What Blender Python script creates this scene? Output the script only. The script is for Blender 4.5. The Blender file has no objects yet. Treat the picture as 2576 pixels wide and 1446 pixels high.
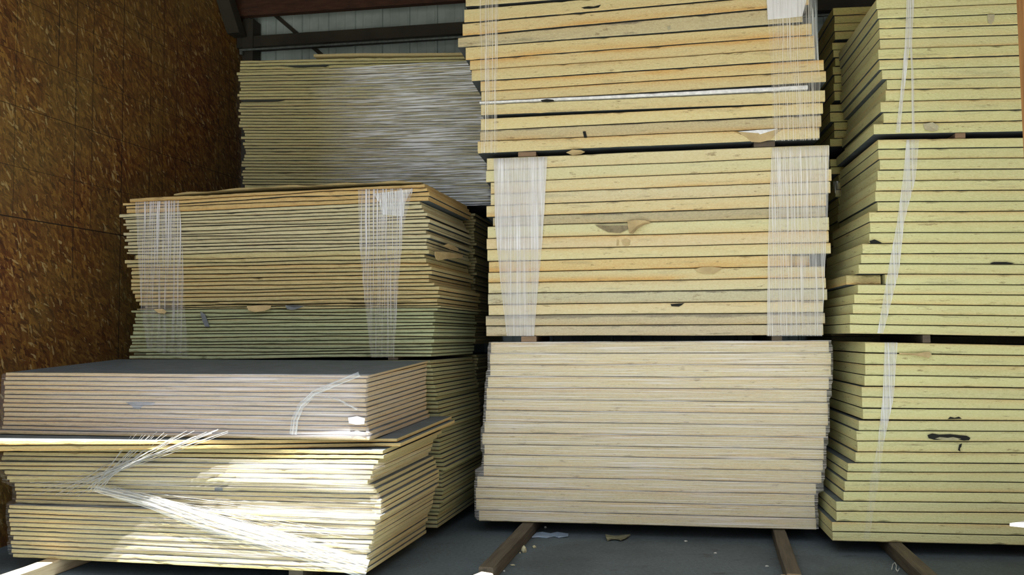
import bpy, math, random
from mathutils import Vector

random.seed(7)
R = math.radians
sc = bpy.context.scene
C = sc.collection

# ------------------------------------------------------------------ camera
F, W, H = 2300.0, 2576.0, 1446.0
EYE = Vector((0, 0, 1.46))
PITCH, ROLL = R(3.1), R(-0.3)
fwd = Vector((0, math.cos(PITCH), math.sin(PITCH)))
rt0 = Vector((1, 0, 0)); up0 = rt0.cross(fwd)
rt = rt0 * math.cos(ROLL) + up0 * math.sin(ROLL)
up = up0 * math.cos(ROLL) - rt0 * math.sin(ROLL)
cam_d = bpy.data.cameras.new('camera'); cam = bpy.data.objects.new('camera', cam_d); C.objects.link(cam)
cam_d.sensor_width = 36; cam_d.lens = F / W * 36; cam_d.clip_end = 300
from mathutils import Matrix
m = Matrix.Identity(4)
for i in range(3):
    m[i][0] = rt[i]; m[i][1] = up[i]; m[i][2] = -fwd[i]; m[i][3] = EYE[i]
cam.matrix_world = m
sc.camera = cam

# ------------------------------------------------------------------ world, sun, exposure
world = bpy.data.worlds.new('World'); sc.world = world; world.use_nodes = True
wn = world.node_tree.nodes; wl = world.node_tree.links
bg = wn['Background']
bg.inputs[0].default_value = (0.86, 0.93, 1.0, 1); bg.inputs[1].default_value = 0.8
sd = bpy.data.lights.new('sun', 'SUN'); sd.energy = 16; sd.angle = R(0.53); sd.color = (1, 0.95, 0.84)
sun = bpy.data.objects.new('sun', sd); C.objects.link(sun)
SUN = Vector((0.12, 0.22, -1.0)).normalized()
sun.rotation_euler = SUN.to_track_quat('-Z', 'Y').to_euler()
vs = sc.view_settings
vs.view_transform = 'Standard'; vs.look = 'None'; vs.gamma = 1; vs.use_curve_mapping = False
vs.exposure = 1.1

# ------------------------------------------------------------------ pixel -> place helpers
def ray(px, py):
    return (rt * (px - W / 2) - up * (py - H / 2) + fwd * F).normalized()
def on_z(px, py, z):
    d = ray(px, py); return EYE + d * ((z - EYE.z) / d.z)
class Plane:
    """vertical face plane: origin, u along the face, v into depth"""
    def __init__(s, o, yaw, side=None):
        s.o = Vector((o[0], o[1], 0)); s.yaw = yaw
        s.t = Vector((math.cos(yaw), -math.sin(yaw), 0)); sy = yaw if side is None else side
        s.n = Vector((math.sin(sy), math.cos(sy), 0)); s.nn = Vector((math.sin(yaw), math.cos(yaw), 0))
    def hit(s, px, py, v=0.0):
        d = ray(px, py); o = s.o + s.n * v
        k = (o - EYE).dot(s.nn) / d.dot(s.nn); p = EYE + d * k
        w = p - o
        return Vector((w.dot(s.t), v, p.z))
    def P(s, u, v, z):
        q = s.o + s.t * u + s.n * v; return Vector((q.x, q.y, z))

# ------------------------------------------------------------------ materials
def new_mat(name):
    m = bpy.data.materials.new(name); m.use_nodes = True
    nt = m.node_tree; b = nt.nodes['Principled BSDF']
    return m, nt, b
def N(nt, t, **kw):
    n = nt.nodes.new(t)
    for k, v in kw.items(): setattr(n, k, v)
    return n
def ramp(nt, src, p0, p1, c0=(0, 0, 0, 1), c1=(1, 1, 1, 1)):
    r = N(nt, 'ShaderNodeValToRGB'); e = r.color_ramp.elements
    e[0].position = p0; e[1].position = p1; e[0].color = c0; e[1].color = c1
    nt.links.new(src, r.inputs[0]); return r.outputs[0]
def mixc(nt, fac, a, b, mode='MIX'):
    n = N(nt, 'ShaderNodeMix', data_type='RGBA', blend_type=mode)
    for i, s in ((0, fac), (6, a), (7, b)):
        if isinstance(s, (int, float)): n.inputs[i].default_value = s
        elif isinstance(s, tuple): n.inputs[i].default_value = s
        else: nt.links.new(s, n.inputs[i])
    return n.outputs[2]
def math_n(nt, op, a, b=None, c=None):
    n = N(nt, 'ShaderNodeMath', operation=op)
    for i, s in enumerate((a, b, c)):
        if s is None: continue
        if isinstance(s, (int, float)): n.inputs[i].default_value = s
        else: nt.links.new(s, n.inputs[i])
    return n.outputs[0]
def noise(nt, vec, scale, detail=3, rough=.55, mapping=None):
    if mapping:
        mp = N(nt, 'ShaderNodeMapping'); mp.inputs['Scale'].default_value = mapping
        nt.links.new(vec, mp.inputs[0]); vec = mp.outputs[0]
    n = N(nt, 'ShaderNodeTexNoise'); n.inputs['Scale'].default_value = scale
    n.inputs['Detail'].default_value = detail; n.inputs['Roughness'].default_value = rough
    nt.links.new(vec, n.inputs[0]); return n.outputs[0]
def bump(nt, b, h, dist, strength=1.0):
    n = N(nt, 'ShaderNodeBump'); n.inputs['Distance'].default_value = dist; n.inputs['Strength'].default_value = strength
    nt.links.new(h, n.inputs['Height']); nt.links.new(n.outputs[0], b.inputs['Normal'])
def c4(c): return (c[0], c[1], c[2], 1)

def foam_mat(name, base, aged, dirt=.5, soil=None):
    m, nt, b = new_mat(name)
    uv = N(nt, 'ShaderNodeUVMap').outputs[0]
    oi = N(nt, 'ShaderNodeObjectInfo')
    comb = N(nt, 'ShaderNodeCombineXYZ'); nt.links.new(oi.outputs['Random'], comb.inputs[2])
    sc_ = N(nt, 'ShaderNodeVectorMath', operation='MULTIPLY_ADD'); nt.links.new(comb.outputs[0], sc_.inputs[0])
    sc_.inputs[1].default_value = (0, 0, 37); nt.links.new(uv, sc_.inputs[2])
    v = sc_.outputs[0]
    sep = N(nt, 'ShaderNodeSeparateXYZ'); nt.links.new(uv, sep.inputs[0])
    V = sep.outputs[1]
    col = mixc(nt, 1.0, c4(base), oi.outputs['Color'], 'MULTIPLY')
    # browned foam along the facers
    flip = math_n(nt, 'GREATER_THAN', math_n(nt, 'FRACT', math_n(nt, 'MULTIPLY', oi.outputs['Random'], 17.3)), .5)
    e = math_n(nt, 'ABSOLUTE', math_n(nt, 'SUBTRACT', flip, V))
    e = math_n(nt, 'ADD', math_n(nt, 'POWER', e, 2.2), math_n(nt, 'MULTIPLY', math_n(nt, 'POWER', math_n(nt, 'ABSOLUTE', math_n(nt, 'MULTIPLY_ADD', V, 2.0, -1.0)), 6.0), .4))
    n1 = noise(nt, v, 1.6, 3)
    a = math_n(nt, 'MULTIPLY', math_n(nt, 'MULTIPLY', e, math_n(nt, 'ADD', oi.outputs['Alpha'], .15)), ramp(nt, n1, .35, .6))
    a2 = math_n(nt, 'MULTIPLY_ADD', oi.outputs['Alpha'], .26, math_n(nt, 'MULTIPLY', e, .10))
    a = math_n(nt, 'MINIMUM', math_n(nt, 'ADD', a, a2), .95)
    col = mixc(nt, a, col, c4(aged))
    # grey handling stains and dark nicks
    n2 = noise(nt, v, 2.3, 5, .65, (1, .9, 1)); d = ramp(nt, n2, .58, .78)
    col = mixc(nt, math_n(nt, 'MULTIPLY', d, dirt), col, (.16, .15, .11, 1))
    n3 = noise(nt, v, 9, 4, .7, (1, .35, 1)); d = ramp(nt, n3, .62, .68)
    col = mixc(nt, math_n(nt, 'MULTIPLY', d, .55), col, (.2, .13, .06, 1))
    if soil:
        sm = ramp(nt, math_n(nt, 'ADD', V, math_n(nt, 'MULTIPLY_ADD', noise(nt, v, 3, 5, .7, (1.5, .6, 1)), .9, -.45)), soil, soil + .22)
        col = mixc(nt, math_n(nt, 'MULTIPLY', sm, .62), col, (.15, .135, .12, 1))
    n4 = noise(nt, v, 60, 3, .7, (1, .12, 1)); col = mixc(nt, .16, col, ramp(nt, n4, .3, .7), 'OVERLAY')
    nt.links.new(col, b.inputs['Base Color'])
    b.inputs['Roughness'].default_value = .85
    b.inputs['Specular IOR Level'].default_value = .2
    bump(nt, b, noise(nt, v, 40, 4, .7, (1, .15, 1)), .006, .8)
    return m
M_foam = foam_mat('foam_edge', (.72, .655, .40), (.68, .43, .16))
M_foam_t = foam_mat('thin_foam_edge', (.62, .585, .42), (.60, .37, .13), .7)
M_soil = foam_mat('soiled_foam_edge', (.66, .60, .38), (.62, .40, .16), .6, .62)
M_soil2 = foam_mat('dusty_foam_edge', (.60, .55, .38), (.58, .40, .18), .9, .9)
def plain(name, col, rough=.8, nscale=6, amt=.25, b2=None, met=0, bmp=0):
    m, nt, b = new_mat(name)
    tc = N(nt, 'ShaderNodeTexCoord').outputs['Object']
    n = noise(nt, tc, nscale, 5, .6)
    c2 = b2 or tuple(x * .55 for x in col)
    nt.links.new(mixc(nt, ramp(nt, n, .35, .7), c4(col), c4(c2)), b.inputs['Base Color'])
    b.inputs['Roughness'].default_value = rough; b.inputs['Metallic'].default_value = met
    if bmp: bump(nt, b, noise(nt, tc, nscale * 6, 4), bmp)
    return m
M_facer = plain('grey_facer', (.115, .14, .155), .7, 9, b2=(.08, .098, .11))
M_dark = plain('torn_hole', (.012, .014, .012), .9)  # near-black colour stands in for the shade inside holes and gouges
M_paper = plain('torn_facer_paper', (.56, .44, .23), .8, 14, b2=(.42, .32, .16))
M_smear = plain('dirt_smear', (.40, .38, .27), .9, 60, b2=(.52, .48, .31))
M_recess = plain('torn_recess', (.30, .25, .15), .9, 30, b2=(.18, .15, .09))
M_crack = plain('exposed_foam', (.5, .48, .3), .9, 30)
M_whitefoam = plain('white_foam', (.95, .97, 1.0), .6, 30, b2=(.62, .64, .68))
M_greyflap = plain('loose_facer', (.16, .18, .2), .7, 14)
def wood_mat(name, c1, c2, grain=(1, 14, 14), rough=.7):
    m, nt, b = new_mat(name)
    tc = N(nt, 'ShaderNodeTexCoord').outputs['Object']
    n = noise(nt, tc, 3, 6, .65, grain)
    nt.links.new(mixc(nt, ramp(nt, n, .35, .68), c4(c1), c4(c2)), b.inputs['Base Color'])
    b.inputs['Roughness'].default_value = rough
    bump(nt, b, n, .004); return m
M_timber = wood_mat('weathered_timber', (.115, .09, .06), (.05, .038, .026))
M_newwood = wood_mat('fresh_timber', (.62, .50, .33), (.42, .32, .2))
M_post = wood_mat('post_wood', (.50, .25, .09), (.26, .11, .035), (14, 14, .6))
M_beam = wood_mat('dark_beam_wood', (.07, .028, .015), (.03, .012, .008), (1, 10, 10))
M_steel = plain('dark_primer_steel', (.035, .032, .024), .7, 3)
M_rod = plain('galvanised_pipe', (.22, .27, .28), .4, 30, met=.6)

def film_mat(name, across, along, base, gain, lo, hi, tint=(.93, .95, 1.0), fade=None, rough=.28, clump=2.0):
    """clear stretch film: fine pulled threads; UV = metres across, metres along the pull"""
    m, nt, b = new_mat(name)
    uv = N(nt, 'ShaderNodeUVMap').outputs[0]
    n1 = noise(nt, uv, 1, 3, .6, (across, along, 1))
    n2 = noise(nt, uv, 1, 2, .5, (across * .12 * clump, along * 1.2, 1))
    th = math_n(nt, 'MULTIPLY', ramp(nt, n1, lo, hi), math_n(nt, 'ADD', ramp(nt, n2, .3, .72), .15))
    th = math_n(nt, 'MULTIPLY', ramp(nt, n1, lo, hi), math_n(nt, 'MULTIPLY_ADD', ramp(nt, n2, .3, .72), .55, .45))
    fac = math_n(nt, 'ADD', math_n(nt, 'MULTIPLY', th, gain), math_n(nt, 'MULTIPLY', math_n(nt, 'MULTIPLY_ADD', ramp(nt, n2, .3, .8), .4, .6), base))
    if fade:
        sep = N(nt, 'ShaderNodeSeparateXYZ'); nt.links.new(uv, sep.inputs[0])
        for ax, a0, a1, f0, f1 in fade:
            mr = N(nt, 'ShaderNodeMapRange'); nt.links.new(sep.outputs[ax], mr.inputs[0])
            mr.inputs[1].default_value = a0; mr.inputs[2].default_value = a1
            mr.inputs[3].default_value = f0; mr.inputs[4].default_value = f1
            fac = math_n(nt, 'MULTIPLY', fac, mr.outputs[0])
    fac = math_n(nt, 'MINIMUM', math_n(nt, 'MAXIMUM', fac, .012), .92)
    b.inputs['Base Color'].default_value = c4(tint)
    b.inputs['Roughness'].default_value = rough
    b.inputs['Specular IOR Level'].default_value = .7
    bump(nt, b, n1, .006, 1)
    tr = N(nt, 'ShaderNodeBsdfTransparent'); mx = N(nt, 'ShaderNodeMixShader')
    out = nt.nodes['Material Output']
    nt.links.new(fac, mx.inputs[0]); nt.links.new(tr.outputs[0], mx.inputs[1]); nt.links.new(b.outputs[0], mx.inputs[2])
    nt.links.new(mx.outputs[0], out.inputs[0])
    return m

# ------------------------------------------------------------------ object helpers
def mesh_obj(name, verts, faces, mats, fm=None, uvs=None, parent=None, smooth=False):
    me = bpy.data.meshes.new(name); me.from_pydata([tuple(v) for v in verts], [], faces)
    for mm in (mats if isinstance(mats, (list, tuple)) else [mats]): me.materials.append(mm)
    if fm:
        for p, k in zip(me.polygons, fm): p.material_index = k
    if uvs:
        l = me.uv_layers.new(name='UVMap')
        for p in me.polygons:
            for li in p.loop_indices: l.data[li].uv = uvs[p.index][li - p.loop_start]
    if smooth:
        for p in me.polygons: p.use_smooth = True
    me.update()
    o = bpy.data.objects.new(name, me); C.objects.link(o)
    if parent: o.parent = parent
    return o
def recenter(o):
    """put the origin at the base centre of the thing"""
    vs_ = [v.co for v in o.data.vertices]
    c = Vector((sum(v.x for v in vs_) / len(vs_), sum(v.y for v in vs_) / len(vs_), min(v.z for v in vs_)))
    for v in o.data.vertices: v.co -= c
    o.location = c; return c
def tag(o, label=None, cat=None, group=None, kind=None):
    if label: o['label'] = label
    if cat: o['category'] = cat
    if group: o['group'] = group
    if kind: o['kind'] = kind
    return o
def child_at(o, p):
    """parent p (built in world space) to o (already placed)"""
    p.parent = o
    for v in p.data.vertices: v.co -= o.location
class MB:
    def __init__(s): s.v = []; s.f = []; s.m = []
    def box(s, f, a, b, mi=0, bev=0.0):
        """box in a frame function f(x,y,z)"""
        (x0, y0, z0), (x1, y1, z1) = a, b
        k = len(s.v)
        if bev <= 0:
            for z in (z0, z1):
                for x, y in ((x0, y0), (x1, y0), (x1, y1), (x0, y1)): s.v.append(f(x, y, z))
            for q in ((0, 3, 2, 1), (4, 5, 6, 7), (0, 1, 5, 4), (1, 2, 6, 5), (2, 3, 7, 6), (3, 0, 4, 7)):
                s.f.append([k + i for i in q]); s.m.append(mi)
        else:
            # bevelled along x: octagonal section in y,z
            e = bev
            sec = [(y0 + e, z0), (y1 - e, z0), (y1, z0 + e), (y1, z1 - e), (y1 - e, z1), (y0 + e, z1), (y0, z1 - e), (y0, z0 + e)]
            nseg = max(1, int(abs(x1 - x0) / .12))
            for i in range(nseg + 1):
                x = x0 + (x1 - x0) * i / nseg
                for y, z in sec:
                    j = random.uniform(-1, 1) * e * .25
                    s.v.append(f(x, y + j, z + (j if z > (z0 + z1) / 2 else 0)))
            for i in range(nseg):
                for q in range(8):
                    a0 = k + i * 8 + q; a1 = k + i * 8 + (q + 1) % 8
                    s.f.append([a0, a0 + 8, a1 + 8, a1]); s.m.append(mi)
            s.f.append([k + q for q in range(8)]); s.m.append(mi)
            s.f.append([k + nseg * 8 + q for q in reversed(range(8))]); s.m.append(mi)
    def build(s, name, mats, parent=None): return mesh_obj(name, s.v, s.f, mats, s.m, parent=parent)

# ------------------------------------------------------------------ stack planes
BASE_Z = .09
def plane_from(pa, pb, z, side=None, yaw=None, right=False):
    a = on_z(*pa, z)
    if yaw is None:
        b = on_z(*pb, z); yaw = -math.atan2(b.y - a.y, b.x - a.x)
    return Plane(a, yaw, side)
PM = plane_from((1205, 1311), (2054, 1334), BASE_Z, side=R(7.5))
PR = plane_from((2092, 1361), None, BASE_Z, yaw=R(6.5), side=R(8))
PL1 = plane_from((35, 1399), (921, 1441), BASE_Z, side=R(13))
PL0 = plane_from((1098, 1329), None, BASE_Z, yaw=R(11), side=R(12.5))
def back_of(p, d, yaw=None, side=None):
    q = p.P(0, d, 0); return Plane(q, p.yaw if yaw is None else yaw, side if side is not None else math.atan2(p.n.x, p.n.y))
PL3 = back_of(PL0, 1.36, yaw=R(8.5), side=R(10.5))
PRB = back_of(PR, 1.33)
print('yaws', [round(math.degrees(p.yaw), 1) for p in (PM, PR, PL1, PL0, PL3)])

# ------------------------------------------------------------------ boards
class Wave:
    def __init__(s, amp, seed):
        r = random.Random(seed); s.k = [(amp * r.uniform(.3, 1) / (i + 1), r.uniform(1.5, 3.5) * (i + 1), r.uniform(0, 6.3)) for i in range(3)]
    def __call__(s, x): return sum(a * math.sin(f * x + p) for a, f, p in s.k)

def board_mesh(pl, ul, ur, ztop, zbot, vL, vR, depth, seed, rough=.0015, notch=(), step=.05, chips=.06, sag=None, endskew=0.0):
    """slab with worn edges: ztop/zbot are functions of u; vL/vR front offset at each end"""
    r = random.Random(seed)
    n = max(10, int((ur - ul) / step))
    verts = []; faces = []; fm = []; uvs = []
    th0 = ztop(ul) - zbot(ul)
    ring = None
    prevdent = 0
    info = []
    for i in range(n + 1):
        t = i / n; u = ul + (ur - ul) * t
        uu = u + (r.uniform(-1, 1) * rough * (3 if i in (0, n) else 0))
        zt, zb = ztop(u), zbot(u); th = zt - zb
        v0 = vL + (vR - vL) * t + r.uniform(-1, 1) * rough
        ct = cb = min(.005, th * .16)
        cu = ct; cd = cb
        if r.random() < chips: cu = ct * r.uniform(1.5, 3.2)
        if r.random() < chips: cd = cb * r.uniform(1.5, 3.2)
        for (na, nb, nd, part) in notch:
            if na <= u <= nb:
                k = min(1, min(u - na, nb - u) / (.15 * (nb - na) + 1e-4))
                if part == 'top': cu = max(cu, nd * (.4 + .6 * k) * r.uniform(.8, 1))
                elif part == 'bot': cd = max(cd, nd * (.4 + .6 * k) * r.uniform(.8, 1))
                else: v0 += nd * k
        cu_z = min(cu, th * .48); cd_z = min(cd, th * .48)
        if i == 0: uu += endskew
        s_ = (lambda v: sag(u, v)) if sag else (lambda v: 0.0)  # rise towards the rear
        D = depth
        pts = [(v0 + cd, zb), (v0, zb + cd_z), (v0, (zt + zb) / 2), (v0, zt - cu_z), (v0 + cu, zt),
               (v0 + D * .3, zt), (v0 + D * .65, zt), (v0 + D - ct, zt), (v0 + D, zt - ct), (v0 + D, zb + cb), (v0 + D - cb, zb),
               (v0 + D * .65, zb), (v0 + D * .3, zb)]
        K = len(pts)
        for v, z in pts: verts.append(pl.P(uu, v, z + s_(max(0, v))))
        info.append((u, zb, th, pts))
    K = 13
    mats = [1, 0, 0, 0, 1, 1, 1, 1, 0, 1, 1, 1, 1]  # segment j -> j+1 ; rounded lips keep foam below
    mats[0] = 0; mats[3] = 0; mats[7] = 0; mats[9] = 0
    def tv(i, j):
        u, zb, th, pts = info[i]; return (u, (pts[j][1] - zb) / th)
    for i in range(n):
        for j in range(K):
            j2 = (j + 1) % K
            faces.append([i * K + j, (i + 1) * K + j, (i + 1) * K + j2, i * K + j2]); fm.append(mats[j])
            uvs.append([tv(i, j), tv(i + 1, j), tv(i + 1, j2), tv(i, j2)])
    # end caps: strips bottom/top pairs
    pair = [(0, 4), (12, 5), (11, 6), (10, 7)]
    for end, i in ((0, 0), (1, n)):
        b_ = i * K
        def capf(lst):
            q = [b_ + x for x in lst]; tt = [(info[i][3][x][0] + 7 * end, tv(i, x)[1]) for x in lst]
            if end: q = q[::-1]; tt = tt[::-1]
            faces.append(q); fm.append(0); uvs.append(tt)
        capf([0, 1, 2, 3, 4])
        capf([0, 4, 5, 12]); capf([12, 5, 6, 11]); capf([11, 6, 7, 10]); capf([10, 7, 8, 9])
    # fix: winding above makes outward normals for left end; right reversed
    return verts, faces, fm, uvs

ORD = ['topmost', 'second', 'third', 'fourth', 'fifth', 'sixth', 'seventh', 'eighth', 'ninth', 'tenth', 'eleventh', 'twelfth', 'thirteenth',
       'fourteenth', 'fifteenth', 'sixteenth', 'seventeenth', 'eighteenth', 'nineteenth', 'twentieth', 'twenty-first', 'twenty-second',
       'twenty-third', 'twenty-fourth']
def place_word(i, n, where):
    if i == 0: return 'topmost board of ' + where
    if i == n - 1: return 'lowest board of ' + where
    if i < (n + 1) // 2 or n <= 20 and i < 10: return ORD[i] + ' board from the top of ' + where
    return ORD[n - 1 - i] + ' board from the bottom of ' + where

def interp(ctrl, i):
    for (a, *x), (b, *y) in zip(ctrl, ctrl[1:]):
        if a <= i <= b:
            t = (i - a) / (b - a); return [p + (q - p) * t for p, q in zip(x, y)]
    return list(ctrl[-1][1:]) if i > ctrl[-1][0] else list(ctrl[0][1:])

class Bundle: pass
STUFF = MB(); STUFF_uv = []
def bundle(key, pl, xL, xR, seams, ends, where, group, mat, look, tints, aging, depth=1.2, gap=.0055, amp=.0015, vfr=None,
           notches={}, labels={}, step=.05, rough=.0015, chips=.06, sag=None, right_len=None, stuff=False, mats_over={}, edge_over={}, skip=(), vbase=0.0):
    """seams: list of (y_left_top, y_left_bot, y_right_top, y_right_bot) px measured in columns xL and xR;
       ends: list of (x_left, x_right) px.  One object per board."""
    n = len(seams); B = Bundle(); B.pl = pl; B.rows = []; B.objs = []; B.n = n
    wv = [Wave(amp, hash_(key) + i) for i in range(n + 1)]
    rr = random.Random(hash_(key))
    pts = []
    for i, (a, b, c, d) in enumerate(seams):
        lt = pl.hit(xL, a, vbase); lb = pl.hit(xL, b, vbase); rtp = pl.hit(xR, c, vbase); rb = pl.hit(xR, d, vbase)
        pts.append((lt, lb, rtp, rb))
    ms = sum((c.z - a.z) / (c.x - a.x) for a, b, c, d in pts) / n
    def lin(a, c, w):
        def fz(u):
            if u > c.x: return c.z + ms * (u - c.x) + w(u)
            return a.z + (c.z - a.z) * (u - a.x) / (c.x - a.x) + w(u)
        return fz
    for i in range(n):
        lt, lb, rtp, rb = pts[i]
        ul = pl.hit(ends[i][0], (seams[i][0] + seams[i][1]) / 2, vbase).x
        ur = pl.hit(ends[i][1], (seams[i][2] + seams[i][3]) / 2, vbase).x if right_len is None else ul + right_len + rr.uniform(-.02, .02)
        def zt(u, q=lin(lt, rtp, wv[i])): return q(u) - gap / 2
        def zb(u, q=lin(lb, rb, wv[i + 1])): return q(u) + gap / 2
        vf = vfr(i) if vfr else None
        if vf is None: k = rr.uniform(-.006, .006); vf = (k, k)
        vf = (vf[0] + vbase, vf[1] + vbase)
        B.rows.append(((zt(ul) + zb(ul)) / 2, ul, ur, min(vf[0], vf[1]) if max(vf) - min(vf) < .03 else max(vf), zt, zb))
        if i in skip: continue
        mdat = board_mesh(pl, ul, ur, zt, zb, vf[0], vf[1], depth, hash_(key) * 3 + i, rough, notches.get(i, ()), step, chips, sag(i) if sag else None)
        if stuff:
            k0 = len(STUFF.v); STUFF.v += mdat[0]; STUFF.f += [[k0 + q for q in f] for f in mdat[1]]; STUFF.m += mdat[2]; STUFF_uv.extend(mdat[3]); continue
        mats = [mats_over.get(i, edge_over.get(i, mat)), M_facer if i not in mats_over else mats_over[i]]
        o = mesh_obj('foam_board', mdat[0], mdat[1], mats, mdat[2], mdat[3])
        recenter(o)
        tn = tints(i, rr); o.color = (tn[0], tn[1], tn[2], aging(i, rr))
        lab = labels.get(i) or (look(i) + ', ' + place_word(i, n, where))
        tag(o, lab, 'board', group)
        B.objs.append((i, o))
    B.by = dict(B.objs)
    return B
def hash_(s): return sum((i + 1) * ord(c) for i, c in enumerate(s))

def uniform_seams(n, ctrl, seed, jit=.06):
    """ctrl: (index, yL, yR)"""
    r = random.Random(seed); out = []; Y = []
    for i in range(n + 1):
        a = interp(ctrl, i); Y.append(a)
    for i in range(1, n):
        if any(c[0] == i for c in ctrl): continue
        h = Y[i + 1][0] - Y[i][0]; j = r.uniform(-jit, jit) * h
        Y[i] = [Y[i][0] + j, Y[i][1] + j]
    return [(Y[i][0], Y[i + 1][0], Y[i][1], Y[i + 1][1]) for i in range(n)]

def zoomed(x0, y0, s, rows):
    return [tuple([(y0 + a * s), (y0 + b * s), x0 + x * s]) for a, b, x in rows]
def combine(Lr, Rr):
    seams = []; ends = []
    for (a, b, x), (c, d, y) in zip(Lr, Rr): seams.append((a, b, c, d)); ends.append((x, y))
    return seams, ends

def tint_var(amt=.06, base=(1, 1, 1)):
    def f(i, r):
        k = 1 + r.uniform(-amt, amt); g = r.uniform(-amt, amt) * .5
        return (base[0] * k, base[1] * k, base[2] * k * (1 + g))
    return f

# ---- middle stack, bottom bundle
Lr = zoomed(1180, 830, .4259, [(70, 139, 127), (139, 204, 120), (204, 274.5, 122), (274.5, 340, 110), (340, 408, 103), (408, 473.5, 100), (473.5, 541, 96),
     (541, 608, 93), (608, 675, 80), (675, 736, 92), (736, 800, 90), (800, 863, 85), (863, 931, 47), (931, 997, 42), (997, 1064, 43), (1064, 1130, 58)])
Rr = zoomed(1640, 830, .4259, [(64, 134, 1048), (134, 205, 1057), (205, 278.5, 1054), (278.5, 351, 1048), (351, 428, 1035), (428, 496, 1036), (496, 564, 1037),
     (564, 634, 1027), (634, 704, 1016), (704, 768, 1017), (768, 833, 1007), (833, 906, 1000), (906, 973, 968), (973, 1046, 962), (1046, 1114, 968), (1114, 1183, 973)])
s, e = combine(Lr, Rr)
M1 = bundle('M1', PM, 1215, 2070, s, e, 'the film-wrapped bottom bundle, middle stack', 'film-wrapped boards at the foot of the middle stack', M_foam,
            lambda i: 'pale foam', tint_var(.05, (1.0, .98, 1.02)), lambda i, r: r.choice((.1, .25, .15)), depth=1.16,
            labels={15: 'lowest pale foam board of the middle stack, resting on two floor timbers'})
# ---- middle stack, second bundle
Lr = zoomed(1190, 360, .3596, [(100, 187, 93), (187, 272, 93), (272, 355, 125), (355, 436, 125), (436, 516, 97), (516, 580, 137), (580, 665, 100),
     (665, 744, 98), (744, 825, 103), (825, 902, 110), (902, 977, 108), (977, 1052, 108), (1052, 1130, 103), (1130, 1205, 108), (1205, 1278, 92), (1278, 1350, 97)])
Rr = zoomed(1640, 360, .3596, [(10, 92, 1243), (92, 180, 1235), (180, 268, 1258), (268, 353, 1252), (353, 440, 1220), (440, 516, 1215), (516, 610, 1235),
     (610, 697, 1238), (697, 776, 1250), (776, 858, 1115), (858, 941, 1210), (941, 1018, 1217), (1018, 1100, 1220), (1100, 1184, 1200), (1184, 1265, 1212), (1265, 1345, 1200)])
s, e = combine(Lr, Rr)
ag = {2: .35, 4: .5, 5: .25, 7: .35, 9: 1.0, 10: .8, 8: .3}
tn2 = {5: (.82, .80, .78), 14: (.88, .87, .9), 9: (1, .93, .8)}
un = lambda p, x, y: p.hit(x, y).x
M2 = bundle('M2', PM, 1240, 2060, s, e, 'the film-banded second bundle, middle stack', 'boards of the second bundle in the middle stack', M_foam,
            lambda i: {9: 'orange-browned foam', 10: 'orange-tinged foam'}.get(i, 'cream foam'),
            lambda i, r: tuple(x * (1 + r.uniform(-.04, .04)) for x in tn2.get(i, (1, 1, 1))), lambda i, r: ag.get(i, .12), depth=1.16, edge_over={14: M_soil, 12: M_soil2, 5: M_soil2, 15: M_soil2},
            notches={6: ((un(PM, 1497, 575), un(PM, 1585, 575), .022, 'top'),), 9: ((un(PM, 1990, 655), un(PM, 2060, 655), .05, 'v'),),
                     13: ((un(PM, 2030, 765), un(PM, 2075, 765), .02, 'top'), (un(PM, 1686, 765), un(PM, 1722, 765), .012, 'top'))},
            labels={0: 'cream foam board on top of the second bundle, middle stack, under film bands',
                    6: 'cream foam board with curled torn facer flap, second bundle of middle stack',
                    9: 'orange-browned foam board with its right end broken short, middle stack',
                    13: 'foam board with square notch cut in its top edge, middle stack',
                    14: 'cream foam board with grey soiled upper edge, near bottom of second bundle'})
# ---- middle stack, top bundle (index 9 is the thin white sheet)
Lr = zoomed(1140, 0, .2905, [(-65, 50, 105), (75, 192, 100), (198, 304, 85), (310, 402, 42), (402, 515, 110), (515, 606, 145), (606, 704, 158), (704, 794, 235),
     (794, 884, 247), (884, 905, 235), (905, 1000, 245), (1028, 1132, 235), (1132, 1224, 230), (1224, 1330, 210)])
Rr = zoomed(1620, 0, .2905, [(-290, -175, 1425), (-170, -70, 1425), (-64, 42, 1425), (46, 188, 1370), (198, 300, 1447), (300, 410, 1475), (410, 516, 1478), (518, 614, 1553),
     (616, 718, 1573), (736, 778, 1418), (782, 886, 1567), (888, 990, 1555), (996, 1104, 1530), (1104, 1204, 1518)])
# the wedge of the fifth board
s, e = combine(Lr, Rr)
ag3 = {2: .75, 4: .6, 5: .8, 7: 1.0, 6: .25, 8: .45, 12: .5, 13: .35, 11: .2}
M3 = bundle('M3', PM, 1190, 2040, s, e, 'the top bundle, middle stack', 'boards of the top bundle in the middle stack', M_foam,
            lambda i: {7: 'orange-browned foam', 5: 'orange-edged foam', 2: 'orange-tinged foam'}.get(i, 'cream foam'),
            tint_var(.05, (1.0, .98, .90)), lambda i, r: ag3.get(i, .1), depth=1.16, vfr=lambda i: (-.012, -.012) if i == 9 else None, edge_over={3: M_soil2, 12: M_soil2},
            mats_over={9: M_whitefoam},
            notches={13: ((un(PM, 1850, 350), un(PM, 1965, 350), .035, 'top'), (un(PM, 1350, 384), un(PM, 1460, 384), .02, 'bot')), 1: ((un(PM, 1400, 20), un(PM, 1420, 20), .01, 'v'),)},
            labels={9: 'thin white foam sheet sandwiched between cream boards, middle stack',
                    3: 'cream foam board jutting out furthest left near top of middle stack',
                    13: 'cream foam board with torn dark gash, lowest of middle stack top bundle',
                    7: 'orange-browned foam board above the white sheet, top bundle, middle stack',
                    0: 'cream foam board cut off by top of photo, middle stack'})
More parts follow.
